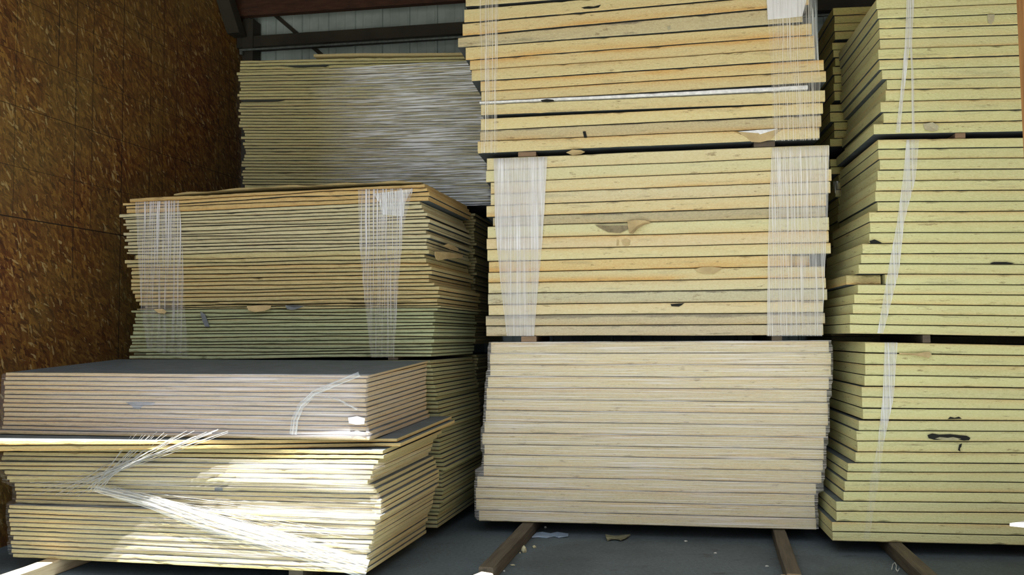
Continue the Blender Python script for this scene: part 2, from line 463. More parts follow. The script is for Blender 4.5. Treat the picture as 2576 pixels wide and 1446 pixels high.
# ---- right stack
def rbundle(key, z, where, group, xr, **kw):
    x0, y0, sc_, rows = z
    seams = []; ends = []
    for a, b, x, c, d in rows: seams.append((y0 + a * sc_, y0 + b * sc_, y0 + c * sc_, y0 + d * sc_)); ends.append((x0 + x * sc_, 2800))
    xl = x0 + sum(r_[2] for r_ in rows) / len(rows) * sc_
    return bundle(key, PR, xl, xr, seams, ends, where, group, M_foam, kw.pop('look', lambda i: 'pale yellow foam'), tint_var(.05, (.92, 1.02, .90)),
                  kw.pop('aging', lambda i, r: r.choice((.05, .2, .1))), depth=1.2, right_len=2.44, **kw)
R1s = [(88, 154, 315), (156, 222, 315), (222, 284, 315), (284, 349, 310), (350, 412, 293), (412, 474, 300), (476, 541, 305), (546, 608, 283), (608, 669, 262),
       (669, 732, 268), (732, 794, 258), (794, 847, 215), (847, 899, 215), (899, 962, 197), (962, 1019, 190), (1019, 1076, 150), (1076, 1138, 147), (1138, 1197, 127), (1197, 1252, 122)]
R1r = [110, 170, 232, 297, 360, 425, 486, 550, 612, 672, 738, 800, 851, 910, 970, 1030, 1087, 1155, 1217, 1275]
rows = [(a, b, x, R1r[i] , R1r[i + 1]) for i, (a, b, x) in enumerate(R1s)]
unr = lambda x, y: PR.hit(x, y).x
B_R1 = rbundle('R1', (2040, 820, .433, rows), 'the bottom bundle, right stack', 'boards of the bottom bundle in the right stack', 2576,
               notches={0: ((unr(2280, 885), unr(2345, 885), .012, 'bot'),), 6: ((unr(2380, 1052), unr(2425, 1052), .012, 'bot'),)},
               labels={18: 'lowest pale yellow foam board of right stack, resting on floor timber',
                       8: 'pale yellow foam board with long black gouge, bottom bundle, right stack'})
R2s = [(80, 144, 440), (144, 211, 443), (211, 279, 443), (279, 346, 430), (346, 412, 420), (412, 483, 418), (484, 548, 437), (549, 616, 380), (616, 684, 385),
       (684, 753, 383), (754, 821, 332), (821, 887, 330), (888, 954, 305), (954, 1019, 487), (1019, 1083, 302), (1083, 1148, 281), (1148, 1213, 270), (1213, 1279, 253), (1279, 1343, 250)]
R2r = [66, 128, 198, 268, 340, 408, 478, 543, 610, 683, 752, 820, 890, 955, 1025, 1090, 1160, 1225, 1297, 1360]
rows = [(a, b, x, R2r[i], R2r[i + 1]) for i, (a, b, x) in enumerate(R2s)]
B_R2 = rbundle('R2', (2040, 320, .3873, rows), 'the second bundle, right stack', 'boards of the second bundle in the right stack', 2576,
               notches={9: ((unr(2180, 610), unr(2215, 610), .02, 'bot'),), 11: ((unr(2488, 662), unr(2555, 662), .014, 'bot'),)},
               labels={13: 'pale yellow foam board with its front left corner broken away, right stack'})
R3s = [(-150, -80, 490), (-78, -10, 497), (-10, 67, 497), (67, 143, 508), (143, 217, 515), (217, 295, 525), (295, 371, 520), (371, 449, 515), (449, 526, 518), (526, 603, 540),
       (603, 680, 575), (680, 767, 568), (767, 852, 523), (852, 934, 547), (935, 1017, 475)]
R3r = [-210, -130, -52, 25, 100, 185, 262, 340, 420, 500, 583, 660, 748, 832, 912, 995]
rows = [(a, b, x, R3r[i], R3r[i + 1]) for i, (a, b, x) in enumerate(R3s)]
B_R3 = rbundle('R3', (2040, 0, .3319, rows), 'the top bundle, right stack', 'boards of the top bundle in the right stack', 2561, skip=(0, 1),
               labels={14: 'pale yellow foam board jutting left, lowest of right stack top bundle',
                       2: 'pale yellow foam board cut off by top of photo, right stack',
                       }, look=lambda i: 'pale yellow foam')
for i, o in B_R3.objs:
    if 3 <= i <= 13: o['label'] = 'pale yellow foam, ' + (ORD[14 - i] if 14 - i else 'lowest') + ' board from the bottom of the top bundle, right stack'
# short recessed piece of the broken board
# ---- thin-board bundles on the left
n = 41
seams = uniform_seams(n, [(0, 936, 943), (1, 946, 952), (14, 1092, 1109), (16, 1122, 1130), (17, 1135, 1142), (23, 1205, 1217), (29, 1266, 1293), (41, 1400, 1443)], 5)
lx = [16, 12, 12, 11, 10, 9, 8, 8, 8, 9, 9, 8, 5, 0, -12, -14, 13, 12, 6, 4, 6, 18, 27, 21, 35, 36, 35, 36, 34, 33, 32, 31, 32, 33, 33, 36, 37, 36, 33, 35, 37]
rx = [925, 922, 922, 921, 921, 920, 920, 920, 920, 919, 919, 921, 924, 932, 981, 991, 966, 967, 956, 942, 941, 936, 932, 940, 944, 949, 953, 954, 958, 959, 950, 945, 942, 940, 937, 933, 927, 925, 921, 921, 921]
def vL1(i):
    r = random.Random(i * 7)
    if i == 14: return (-.34, .12)
    if i == 15: return (-.32, .11)
    if i == 13: return (-.02, -.01)
    if 16 <= i <= 18: return (-.01, -.02)
    if 19 <= i <= 22: k = -.03 + r.uniform(-.003, .003); return (k, k)
    if 23 <= i <= 28: k = .012 + r.uniform(-.003, .003); return (k, k)
    if i >= 29: k = -.03 + r.uniform(-.004, .004) + (i - 29) * .0012; return (k, k)
    k = r.uniform(-.003, .003); return (k, k)
L1 = bundle('L1', PL1, 20, 925, seams, list(zip(lx, rx)), 'the front left bundle', 'thin boards of the front left bundle', M_foam_t,
            lambda i: 'sunlit thin foam' if i >= 19 else 'thin tan foam', lambda i, r: (.84, .74, .66) if i < 14 else (.86, .80, .58),
            lambda i, r: .95 if i in (14, 15) else (.45 if i < 14 else r.choice((.2, .4))),
            depth=1.13, gap=.0062, sag=lambda i: (lambda u, v: .058 * v / 1.13 * (1 - i / 41)), amp=.0016, vfr=vL1, rough=.002, chips=.12,
            labels={0: 'thin foam board with dark grey facer exposed, top of front left bundle',
                    14: 'thin orange foam board swung out in bright sun, upper of two, front left',
                    15: 'thin orange foam board swung out in bright sun, lower of two, front left',
                    40: 'lowest thin foam board of front left bundle, ragged and sagging'})
n = 41
seams = uniform_seams(n, [(0, 905, 905), (41, 1329, 1329)], 9, .05)
seams = [(a, b, c, d) for a, b, c, d in seams]
# L0 measured only at its right corner: keep its layers level
def level(seams, pl, xr, xl):
    out = []
    for a, b, c, d in seams:
        za, zb_ = pl.hit(xr, c).z, pl.hit(xr, d).z
        ul = pl.hit(xl, 900).x
        def py(z):
            p = pl.P(ul, 0, z) - EYE; return H / 2 - F * p.dot(up) / p.dot(fwd)
        out.append((py(za), py(zb_), c, d))
    return out
seams0 = level(seams, PL0, 1098, 330)
rr0 = random.Random(4)
prof0 = [(0, 1087), (4, 1090), (12, 1104), (22, 1106), (26, 1122), (27, 1112), (33, 1112), (38, 1098), (41, 1098)]
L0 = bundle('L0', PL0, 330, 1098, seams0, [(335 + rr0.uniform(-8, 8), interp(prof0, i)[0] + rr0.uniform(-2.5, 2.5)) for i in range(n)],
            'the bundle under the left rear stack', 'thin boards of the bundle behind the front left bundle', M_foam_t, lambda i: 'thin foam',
            tint_var(.1, (.54, .60, .45)), lambda i, r: .2, depth=1.18, gap=.0062, rough=.003, chips=.15)  # dark tint: the shade on this bundle is put into its colour
for i, o in L0.objs:
    o['label'] = 'thin foam, ' + place_word(i, n, 'the bundle below the banded one')
n = 46
seams = uniform_seams(n, [(0, 499, 461), (1, 508, 471), (3, 526, 491), (4, 537, 505), (17, 640, 626), (18, 653, 640), (30, 770, 760), (32, 780, 774), (46, 903, 899)], 3)
rr2 = random.Random(11)
plx = [(0, 320), (1, 308), (3, 316), (4, 308), (8, 317), (12, 318), (17, 322), (22, 328), (26, 338), (29, 352), (31, 350), (32, 335), (36, 338), (40, 332), (46, 328)]
prx = [(0, 1072), (3, 1078), (4, 1062), (9, 1076), (14, 1078), (17, 1078), (18, 1070), (21, 1083), (24, 1080), (26, 1103), (29, 1104), (31, 1103), (32, 1095), (38, 1091), (46, 1084)]
u2 = lambda x, y: PL0.hit(x, y).x
n2_ = {17: ((u2(290, 645), u2(340, 645), .06, 'v'),), 23: ((u2(632, 693), u2(656, 693), .03, 'v'),), 44: ((u2(300, 890), u2(362, 890), .05, 'v'), (u2(648, 890), u2(672, 890), .02, 'v')), 45: ((u2(502, 898), u2(518, 898), .03, 'v'), (u2(905, 898), u2(930, 898), .03, 'v'))}
for q in (29, 30, 31):
    n2_[q] = tuple((u2(x_, 770), u2(x_ + rr2.uniform(30, 80), 770), rr2.uniform(.015, .03), rr2.choice(('v', 'top', 'bot'))) for x_ in range(400, 1060, 95))
for q in range(16):
    x_ = rr2.uniform(360, 1040); n2_.setdefault(rr2.randrange(4, 43), ((u2(x_, 700), u2(x_ + rr2.uniform(12, 50), 700), .018, rr2.choice(('v', 'top', 'bot'))),))
L2 = bundle('L2', PL0, 325, 1080, seams, [(interp(plx, i)[0] + rr2.uniform(-6, 6), interp(prx, i)[0] + rr2.uniform(-3, 3)) for i in range(n)],
            'the upper bundle, left rear stack', 'thin boards of the banded bundle behind the front left one', M_foam_t,
            lambda i: 'thin tan foam' if i in (0, 1, 2, 3) else ('thin pale green foam' if i > 31 else 'thin cream foam'),
            lambda i, r: (lambda k, c: tuple(x * k for x in c))(r.uniform(.86, 1.1), (1.05, .86, .58) if i < 4 else ((.68, .83, .70) if i > 31 else ((.96, .96, .86) if i < 17 else (.88, .85, .64)))),  # lowest boards darker, falloff of light put into their tint
            lambda i, r: .7 if i < 4 else (r.choice((.2, .5, .8)) if 17 < i < 31 else .08), depth=1.18, gap=.0062, amp=.0055, rough=.0045, chips=.2, vbase=0, notches=n2_,
            vfr=lambda i: (lambda k: (k, k))(random.Random(i).uniform(-.006, .006) + (.02 if i in (30, 31) else 0)))
for i, o in L2.objs:
    w = o['label'].replace(' board from the', ' from').replace('topmost board of', 'topmost of').replace('lowest board of', 'lowest of')
    o['label'] = w.replace('the upper bundle, left rear stack', 'the banded left bundle').replace('foam,', 'foam board,')
n = 46
seams = uniform_seams(n, [(0, 151, 139), (1, 159, 147), (19, 297, 297), (46, 503, 507)], 8)
rr3 = random.Random(21)
u3 = lambda x, y: PL3.hit(x, y).x
n3 = {13: ((u3(560, 257), u3(712, 257), .06, 'v'),), 2: ((u3(715, 168), u3(830, 168), .05, 'v'),)}
for q in range(8):
    x_ = rr3.uniform(620, 1050); n3.setdefault(rr3.randrange(4, 45), ((u3(x_, 300), u3(x_ + rr3.uniform(20, 60), 300), .02, rr3.choice(('v', 'top', 'bot'))),))
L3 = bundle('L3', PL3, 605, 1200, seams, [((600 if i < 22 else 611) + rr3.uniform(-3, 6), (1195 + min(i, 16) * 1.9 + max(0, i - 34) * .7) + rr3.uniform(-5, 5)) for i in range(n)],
            'the film-wrapped bundle at the back', 'thin boards of the film-wrapped bundle at the back', M_foam_t, lambda i: 'thin shaded foam',
            tint_var(.09, (.76, .80, .60)), lambda i, r: .15, depth=1.2, notches=n3, gap=.0062, rough=.003, chips=.12, amp=.0025)  # lowered tint paints in the dim light at the back left
# ---- bundle behind the right stack, seen in the gap
Lz = [(55, 116, 170), (116, 177, 178), (177, 237, 178), (238, 299, 184), (316, 376, 160), (376, 435, 170), (436, 498, 185), (502, 565, 168), (566, 627, 180), (627, 691, 172),
      (692, 762, 180), (788, 846, 147), (848, 921, 150), (921, 987, 177), (987, 1046, 180), (1048, 1112, 143)]
rows = zoomed(2040, 0, .3319, Lz)
def rb(key, rows, where, group, rl=2.44, **kw):
    seams = []; ends = []
    for a, b, x in rows:
        pa, pb = PRB.hit(2108, a), PRB.hit(2108, b)
        def py(z):
            p = PRB.P(pa.x + .8, 0, z) - EYE; return H / 2 - F * p.dot(up) / p.dot(fwd)
        p = PRB.P(pa.x + .8, 0, 2) - EYE; xr = W / 2 + F * p.dot(rt) / p.dot(fwd)
        seams.append((a, b, py(pa.z), py(pb.z))); ends.append((x, 2600))
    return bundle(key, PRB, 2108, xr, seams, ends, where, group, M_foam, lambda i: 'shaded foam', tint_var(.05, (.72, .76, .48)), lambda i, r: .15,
                  depth=1.1, right_len=rl, **kw)
RB3 = rb('RB3', rows, 'the bundle behind the right stack', 'boards of the top bundle behind the right stack')
r2 = [(392 + i * 18.6, 392 + (i + 1) * 18.6, 2108 + (i * 37 % 7) - 3) for i in range(12)]
r2 = [(399 + i * 19.6, 399 + (i + 1) * 19.6, (2088, 2090, 2110, 2108, 2101, 2110, 2110, 2108, 2109, 2107, 2104, 2106)[i]) for i in range(12)]
RB2 = rb('RB2', r2, 'the shadowed second bundle behind right stack', 'boards of the second bundle behind the right stack')
z_low = RB2.rows[-1][0] - .04
# ---- rear bundles that hardly show: one countless lot
def stuff_bundle(key, pl, u0, u1, z0, z1, th, depth):
    n_ = int((z1 - z0) / th); th = (z1 - z0) / n_
    for i in range(n_):
        r_ = random.Random(i + hash_(key)); du = r_.uniform(-.012, .012)
        zz0 = z0 + i * th + .002; zz1 = z0 + (i + 1) * th - .002
        md = board_mesh(pl, u0 + du, u1 + r_.uniform(-.015, .015), lambda u: zz1, lambda u: zz0, 0, 0, depth, i, .002, (), .2)
        k0 = len(STUFF.v); STUFF.v += md[0]; STUFF.f += [[k0 + q for q in f] for f in md[1]]; STUFF.m += md[2]; STUFF_uv.extend(md[3])
u3l = L3.rows[0][1]; u3r = L3.rows[-1][2]
zb3 = min(min(r_[5](r_[1] + (r_[2] - r_[1]) * q) for q in (0, .1, .2, .5, .8, 1)) for r_ in L3.rows)
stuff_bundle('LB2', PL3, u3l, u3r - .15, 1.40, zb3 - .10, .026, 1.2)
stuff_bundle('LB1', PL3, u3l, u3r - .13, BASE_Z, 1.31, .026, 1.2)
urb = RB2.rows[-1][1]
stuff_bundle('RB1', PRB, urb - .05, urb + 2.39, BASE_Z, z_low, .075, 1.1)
o = mesh_obj('foam_boards', STUFF.v, STUFF.f, [M_foam_t, M_facer], STUFF.m, STUFF_uv); recenter(o); o.color = (.5, .5, .38, .1)  # dark tint puts the shade of the rear gaps into the foam
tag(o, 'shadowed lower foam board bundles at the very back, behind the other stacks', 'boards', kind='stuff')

# ------------------------------------------------------------------ torn pieces on boards
def patch(pl, poly, v, mat, name, thick=.003, curl=None, v2=None):
    """irregular piece with thickness: outline in px on the face plane at offset v"""
    pts = [pl.hit(x, y, v) for x, y in poly]; n = len(pts); vs_ = []
    cx = sum(p.x for p in pts) / n; cz = sum(p.z for p in pts) / n
    for k in (0, 1):
        for j, p in enumerate(pts):
            dv = v - thick * (1 - k) - (curl[j] if curl else 0)
            vs_.append(pl.P(p.x, dv, p.z))
    vs_.append(pl.P(cx, v - thick - (sum(curl) / n * .5 if curl else thick * .6), cz))
    vs_.append(pl.P(cx, v - (sum(curl) / n * .5 if curl else 0), cz))
    f = []
    for j in range(n):
        j2 = (j + 1) % n; f += [[j, j2, 2 * n], [n + j2, n + j, 2 * n + 1], [j, n + j, n + j2, j2]]
    return mesh_obj(name, vs_, f, mat)
def add_part(b, i, part, label=None):
    o = b.by[i]; child_at(o, part)
    if label: part['label'] = label
add_part(M2, 6, patch(PM, [(1578, 556), (1600, 553), (1622, 555), (1640, 560), (1622, 566), (1604, 577), (1592, 590), (1583, 588), (1580, 574)], -.006, M_paper, 'facer_flap',
         curl=[.0, .01, .02, .0, .03, .045, .05, .03, .01]), 'curled tan facer flap')
add_part(M2, 6, patch(PM, [(1497, 566), (1530, 568), (1578, 567), (1582, 576), (1560, 586), (1530, 584), (1512, 575)], -.007, M_recess, 'torn_gash', .001))
add_part(M2, 9, patch(PM, [(2035, 655), (2046, 641), (2075, 640), (2075, 667), (2044, 667)], -.008, M_dark, 'torn_gash', .001))
add_part(M2, 13, patch(PM, [(1687, 765), (1722, 762), (1714, 768), (1708, 771), (1689, 770)], -.008, M_dark, 'torn_gash', .001))
add_part(M3, 13, patch(PM, [(1856, 332), (1905, 329), (1965, 325), (1945, 345), (1938, 352), (1912, 358), (1890, 357), (1878, 346)], -.008, M_paper, 'torn_gash', .001), 'brown torn gash')
add_part(M3, 13, patch(PM, [(1856, 331), (1905, 327), (1958, 324), (1912, 338), (1908, 335)], -.010, M_whitefoam, 'facer_flap', .002), 'white torn facer sliver')
add_part(M3, 13, patch(PM, [(1424, 384), (1440, 377), (1462, 379), (1472, 383), (1462, 389), (1440, 391)], -.008, M_paper, 'facer_flap', .004, [0, .01, .02, .01, .02, .01]), 'ragged torn edge')
add_part(M3, 1, patch(PM, [(1462, 19), (1480, 16), (1500, 17), (1512, 12), (1506, 19), (1485, 22), (1470, 22)], -.009, M_dark, 'torn_gash', .001))
add_part(M3, 9, patch(PM, [(1360, 252), (1375, 249), (1392, 251), (1395, 255), (1378, 257), (1364, 256)], -.012, M_dark, 'torn_gash', .001))
add_part(B_R1, 8, patch(PR, [(2333, 1094), (2345, 1090), (2362, 1093), (2390, 1092), (2410, 1094), (2432, 1096), (2441, 1101), (2438, 1107), (2425, 1108), (2400, 1104), (2372, 1106), (2350, 1106), (2336, 1102)], -.008, M_dark, 'gouge', .001), 'long black gouge')
add_part(B_R1, 8, patch(PR, [(2352, 1103), (2364, 1099), (2384, 1101), (2398, 1099), (2418, 1104), (2402, 1107), (2376, 1107)], -.011, M_crack, 'gouge_rim', .001), 'yellow foam showing in the gouge')
add_part(B_R1, 9, patch(PR, [(2413, 1118), (2420, 1115), (2418, 1124), (2412, 1130), (2416, 1136), (2410, 1132)], -.009, M_dark, 'gouge', .001))
add_part(B_R1, 6, patch(PR, [(2384, 1054), (2390, 1048), (2402, 1051), (2412, 1048), (2420, 1053)], -.008, M_dark, 'gouge', .001))
add_part(B_R1, 0, patch(PR, [(2262, 887), (2300, 888), (2335, 884), (2341, 890), (2334, 900), (2320, 897), (2290, 892), (2262, 891)], -.008, M_paper, 'facer_flap', .003, [0, .01, .01, .02, .02, .01, .01, 0]), 'torn edge strip')
add_part(B_R2, 11, patch(PR, [(2489, 662), (2500, 659), (2530, 659), (2553, 662), (2540, 665), (2500, 665)], -.008, M_dark, 'gouge', .001))
add_part(B_R2, 9, patch(PR, [(2187, 606), (2200, 602), (2219, 611), (2212, 612), (2190, 612)], -.008, M_dark, 'gouge', .001))
add_part(B_R3, 14, patch(PR, [(2322, 312), (2345, 308), (2360, 318), (2358, 328), (2342, 331), (2326, 326)], -.008, M_smear, 'facer_flap', .003, [0, .006, .01, .004, .01, .002]), 'cracked torn piece')
add_part(M2, 10, patch(PM, [(1746, 677), (1765, 672), (1790, 671), (1818, 674), (1812, 679), (1796, 688), (1775, 688), (1756, 684)], -.007, M_paper, 'scuffed_tear', .002))
add_part(M2, 7, patch(PM, [(1564, 604), (1578, 601), (1586, 606), (1582, 618), (1572, 619), (1566, 613)], -.007, M_paper, 'scuffed_tear', .002))
add_part(M2, 7, patch(PM, [(1552, 602), (1557, 603), (1556, 617), (1551, 618)], -.007, M_paper, 'scuffed_tear', .002))
add_part(M3, 12, patch(PM, [(1466, 331), (1473, 330), (1477, 346), (1470, 347)], -.007, M_dark, 'torn_gash', .001))
add_part(M3, 3, patch(PM, [(1678, 66), (1686, 65), (1688, 74), (1680, 75)], -.007, M_smear, 'dirt_smear', .001))
add_part(L1, 8, patch(PL1, [(316, 1012), (340, 1010), (390, 1012), (386, 1019), (360, 1020), (352, 1028), (336, 1027), (330, 1019)], -.007, M_greyflap, 'torn_gash', .001))
add_part(L1, 24, patch(PL1, [(540, 1226), (560, 1226), (560, 1234), (540, 1234)], -.003, M_greyflap, 'torn_gash', .001))
add_part(B_R3, 4, patch(PR, [(2484, 37), (2502, 36), (2500, 52), (2494, 62), (2486, 58)], -.008, M_smear, 'dirt_smear', .001))
# broken-off block of the fourteenth board in the right stack
i = 13; rw = B_R2.rows[i]
uA = unr(2137, 700); uB = rw[1] - .012
md = board_mesh(PR, uA, uB, rw[4], rw[5], .09, .05, 1.08, 99, .004, (), .03, .5)
o = mesh_obj('board_fragment', md[0], md[1], [M_foam, M_facer], md[2], md[3]); recenter(o); o.color = (.7, .72, .6, .5)
tag(o, 'broken-off board corner set back in a shadowed notch, second bundle, right stack', 'board fragment')

# torn scraps caught between thin boards
def side_plane(pl, px, py):
    u = pl.hit(px, py).x; q = Plane(pl.P(u, 0, 0), 0); q.t = pl.n.copy(); q.n = -pl.t; q.nn = Vector((-pl.n.y, pl.n.x, 0)); return q
PS = side_plane(PL0, 1088, 640)
def scrap(pl, poly, v, mat, label, curl=.03):
    cu = [random.uniform(0, curl) for _ in poly]
    o = patch(pl, poly, v, mat, 'facer_scrap', .004, cu); recenter(o); return tag(o, label, 'scrap')
scrap(PS, [(1090, 642), (1092, 633), (1120, 634), (1162, 641), (1158, 648), (1130, 650), (1100, 655), (1092, 652)], -.012, M_paper, 'large tan torn facer scrap at right corner of the banded left bundle')
scrap(PS, [(1112, 618), (1122, 613), (1140, 618), (1152, 626), (1146, 632), (1125, 628)], -.012, M_paper, 'small orange-brown torn piece above the large facer scrap')
scrap(PL0, [(622, 771), (650, 768), (685, 769), (686, 776), (670, 782), (645, 785), (630, 781)], -.018, M_paper, 'rounded tan facer scrap hanging from the middle of the banded bundle')
scrap(PL0, [(718, 768), (742, 767), (768, 769), (752, 776), (735, 780), (724, 777)], -.018, M_greyflap, 'grey facer scrap beside the rounded tan one, banded bundle')
scrap(PL0, [(392, 778), (410, 776), (424, 784), (418, 789), (400, 787)], -.018, M_paper, 'crumpled tan scrap under the left film band')
scrap(PL0, [(505, 783), (516, 790), (523, 808), (528, 822), (518, 822), (510, 806)], -.016, M_greyflap, 'grey plastic scrap stuck to the banded bundle right of left band', .01)
# the loose warped skin lying on top of the banded bundle
def warped():
    pl = PL0; vs_ = []; f = []; n_ = 30
    z_at = L2.rows[0][4]
    for i in range(n_ + 1):
        t = i / n_; px = 440 + (1060 - 440) * t; u = pl.hit(px, 480).x
        lift = .004 + .022 * math.sin(t * math.pi) ** .7 + random.uniform(0, .004)
        for v, dz in ((-.012 + random.uniform(-.006, .006), 0), (-.012, .010 + .006 * math.sin(i)), (.35, .012), (.35, 0)):
            vs_.append(pl.P(u, v, z_at(u) + lift + dz))
    for i in range(n_):
        for j in range(4): a = i * 4 + j; b_ = i * 4 + (j + 1) % 4; f.append([a, a + 4, b_ + 4, b_])
    f.append([3, 2, 1, 0]); f.append([n_ * 4 + j for j in range(4)])
    o = mesh_obj('facer_sheet', vs_, f, M_foam_t, uvs=[[(0, .2), (1, .2), (1, .8), (0, .8)]] * len(f)); recenter(o); o.color = (.6, .55, .4, .5)
    tag(o, 'warped loose facer strip lying on top of the banded left bundle', 'sheet')
warped()
def topstrip():
    pl = PL3; vs_ = []; f = []; n_ = 24; z_at = L3.rows[0][4]
    for i in range(n_ + 1):
        t = i / n_; u = pl.hit(790 + 400 * t, 140).x
        z = z_at(u) + .006 + .012 * (1 - t)
        for v, dz in ((-.01, 0), (-.01, .022), (1.1, .022), (1.1, 0)): vs_.append(pl.P(u, v, z + dz))
    for i in range(n_):
        for j in range(4): a = i * 4 + j; b_ = i * 4 + (j + 1) % 4; f.append([a, a + 4, b_ + 4, b_])
    f.append([3, 2, 1, 0]); f.append([n_ * 4 + j for j in range(4)])
    o = mesh_obj('foam_board', vs_, f, M_foam_t, uvs=[[(0, .2), (1, .2), (1, .8), (0, .8)]] * len(f)); recenter(o); o.color = (.95, .9, .7, .3)
    tag(o, 'short thin foam offcut lying on top of the back left bundle', 'board')
topstrip()

# ------------------------------------------------------------------ stretch film
def film_quad(name, pl, poly_l, poly_r, v, mat, label, group=None, cols=24, rows_n=30, wob=.003, over=0.0, vfun=None, cat='plastic film'):
    """vertical band: poly_l/poly_r are px polylines (top to bottom) of its two edges; thin film folded over the top edge"""
    def samp(poly, t):
        L_ = len(poly) - 1; k = min(int(t * L_), L_ - 1); q = t * L_ - k
        return (poly[k][0] + (poly[k + 1][0] - poly[k][0]) * q, poly[k][1] + (poly[k + 1][1] - poly[k][1]) * q)
    vs_ = []; uv = []; f = []; fu = []
    r_ = random.Random(hash_(label)); ph = [r_.uniform(0, 6.28) for _ in range(4)]
    rows_ = []
    if over: rows_ += [('o', over), ('o', over * .5), ('o', .02)]
    rows_ += [('f', j / rows_n) for j in range(rows_n + 1)]
    ln = 0; 
    for kind, t in rows_:
        tt = 0 if kind == 'o' else t
        a = samp(poly_l, tt); b = samp(poly_r, tt)
        row = []
        for i in range(cols + 1):
            s_ = i / cols; px = a[0] + (b[0] - a[0]) * s_; py = a[1] + (b[1] - a[1]) * s_
            h = pl.hit(px, py, v)
            w = wob * (math.sin(s_ * 23 + ph[0]) * .5 + math.sin(s_ * 51 + ph[1] + t * 3) * .35 + math.sin(t * 17 + ph[2] + s_ * 6) * .4)
            vv = v + w - wob
            if vfun: vv += vfun(h.z)
            if kind == 'o': p = pl.P(h.x, v + t, h.z + .003); V_ = h.z + t
            else: p = pl.P(h.x, vv, h.z); V_ = h.z
            vs_.append(p); uv.append((h.x, V_))
    nr = len(rows_)
    for j in range(nr - 1):
        for i in range(cols):
            q = [j * (cols + 1) + i, (j + 1) * (cols + 1) + i, (j + 1) * (cols + 1) + i + 1, j * (cols + 1) + i + 1]
            f.append(q); fu.append([uv[x] for x in q])
    o = mesh_obj(name, vs_, f, mat, uvs=fu, smooth=True); recenter(o)
    return tag(o, label, cat, group)

FM_band = film_mat('film_band', 150, 1.2, .52, .85, .47, .60, clump=1.2)
FM_thin = film_mat('film_thin_band', 130, 1.0, .10, .8, .52, .60, tint=(1, .98, .92), clump=1.5)
FM_horiz = film_mat('film_wrap', 1.3, 120, .16, .62, .48, .62, tint=(1, .97, .96), clump=.6)
FM_strap = film_mat('film_strap', 90, .8, .36, .55, .45, .6, tint=(.88, .92, 1), clump=1.5)

# middle stack, second bundle: each band is dense above and thinned out below
zz = lambda y: PM.hit(1300, y).z
FM_m2l = film_mat('film_band_left', 165, 1.2, .60, .62, .46, .60, clump=1.0, fade=[(1, zz(632), zz(626), .62, 1.0)])
FM_m2r = film_mat('film_band_right', 150, 1.4, .38, .72, .48, .60, clump=1.3, fade=[(1, zz(600), zz(480), .7, 1.0)], tint=(.95, .96, .98))
film_quad('stretch_film_band', PM, [(1242, 399), (1245, 560), (1252, 640), (1262, 740), (1275, 845)], [(1377, 394), (1370, 520), (1362, 640), (1352, 740), (1344, 845)], -.016, FM_m2l,
          'dense white stretch film band round left end of the middle bundle, middle stack', 'film bands on the middle stack', over=.6)
film_quad('stretch_film_band', PM, [(1942, 372), (1934, 520), (1931, 660), (1929, 845)], [(2086, 366), (2083, 520), (2076, 660), (2068, 845)], -.016, FM_m2r,
          'streaky stretch film band round right end of the middle bundle, middle stack', 'film bands on the middle stack', over=.6)
FM_m3r = film_mat('film_band_upper', 140, 1.2, .12, .62, .52, .60, clump=1.3, tint=(1, .98, .92))
film_quad('stretch_film_band', PM, [(1204, -20), (1207, 140), (1212, 260), (1210, 385)], [(1256, -20), (1252, 140), (1250, 260), (1252, 385)], -.018, FM_thin,
          'sparse thread-like film band on left end of the top bundle, middle stack', 'film bands on the middle stack')
film_quad('stretch_film_band', PM, [(1926, -20), (1932, 60), (1940, 200), (1945, 355)], [(2036, -20), (2052, 60), (2064, 200), (2062, 352)], -.018, FM_m3r,
          'clear film band on right end of the top bundle, middle stack', 'film bands on the middle stack')
FM_patch = film_mat('film_patch', 120, 1.5, .9, .6, .3, .6, tint=(.92, .95, 1))
film_quad('stretch_film_patch', PM, [(1928, -10), (1931, 50)], [(2034, -22), (2018, 42)], -.022, FM_patch,
          'bright doubled film patch near top right corner of the middle stack', None, cols=10, rows_n=8)

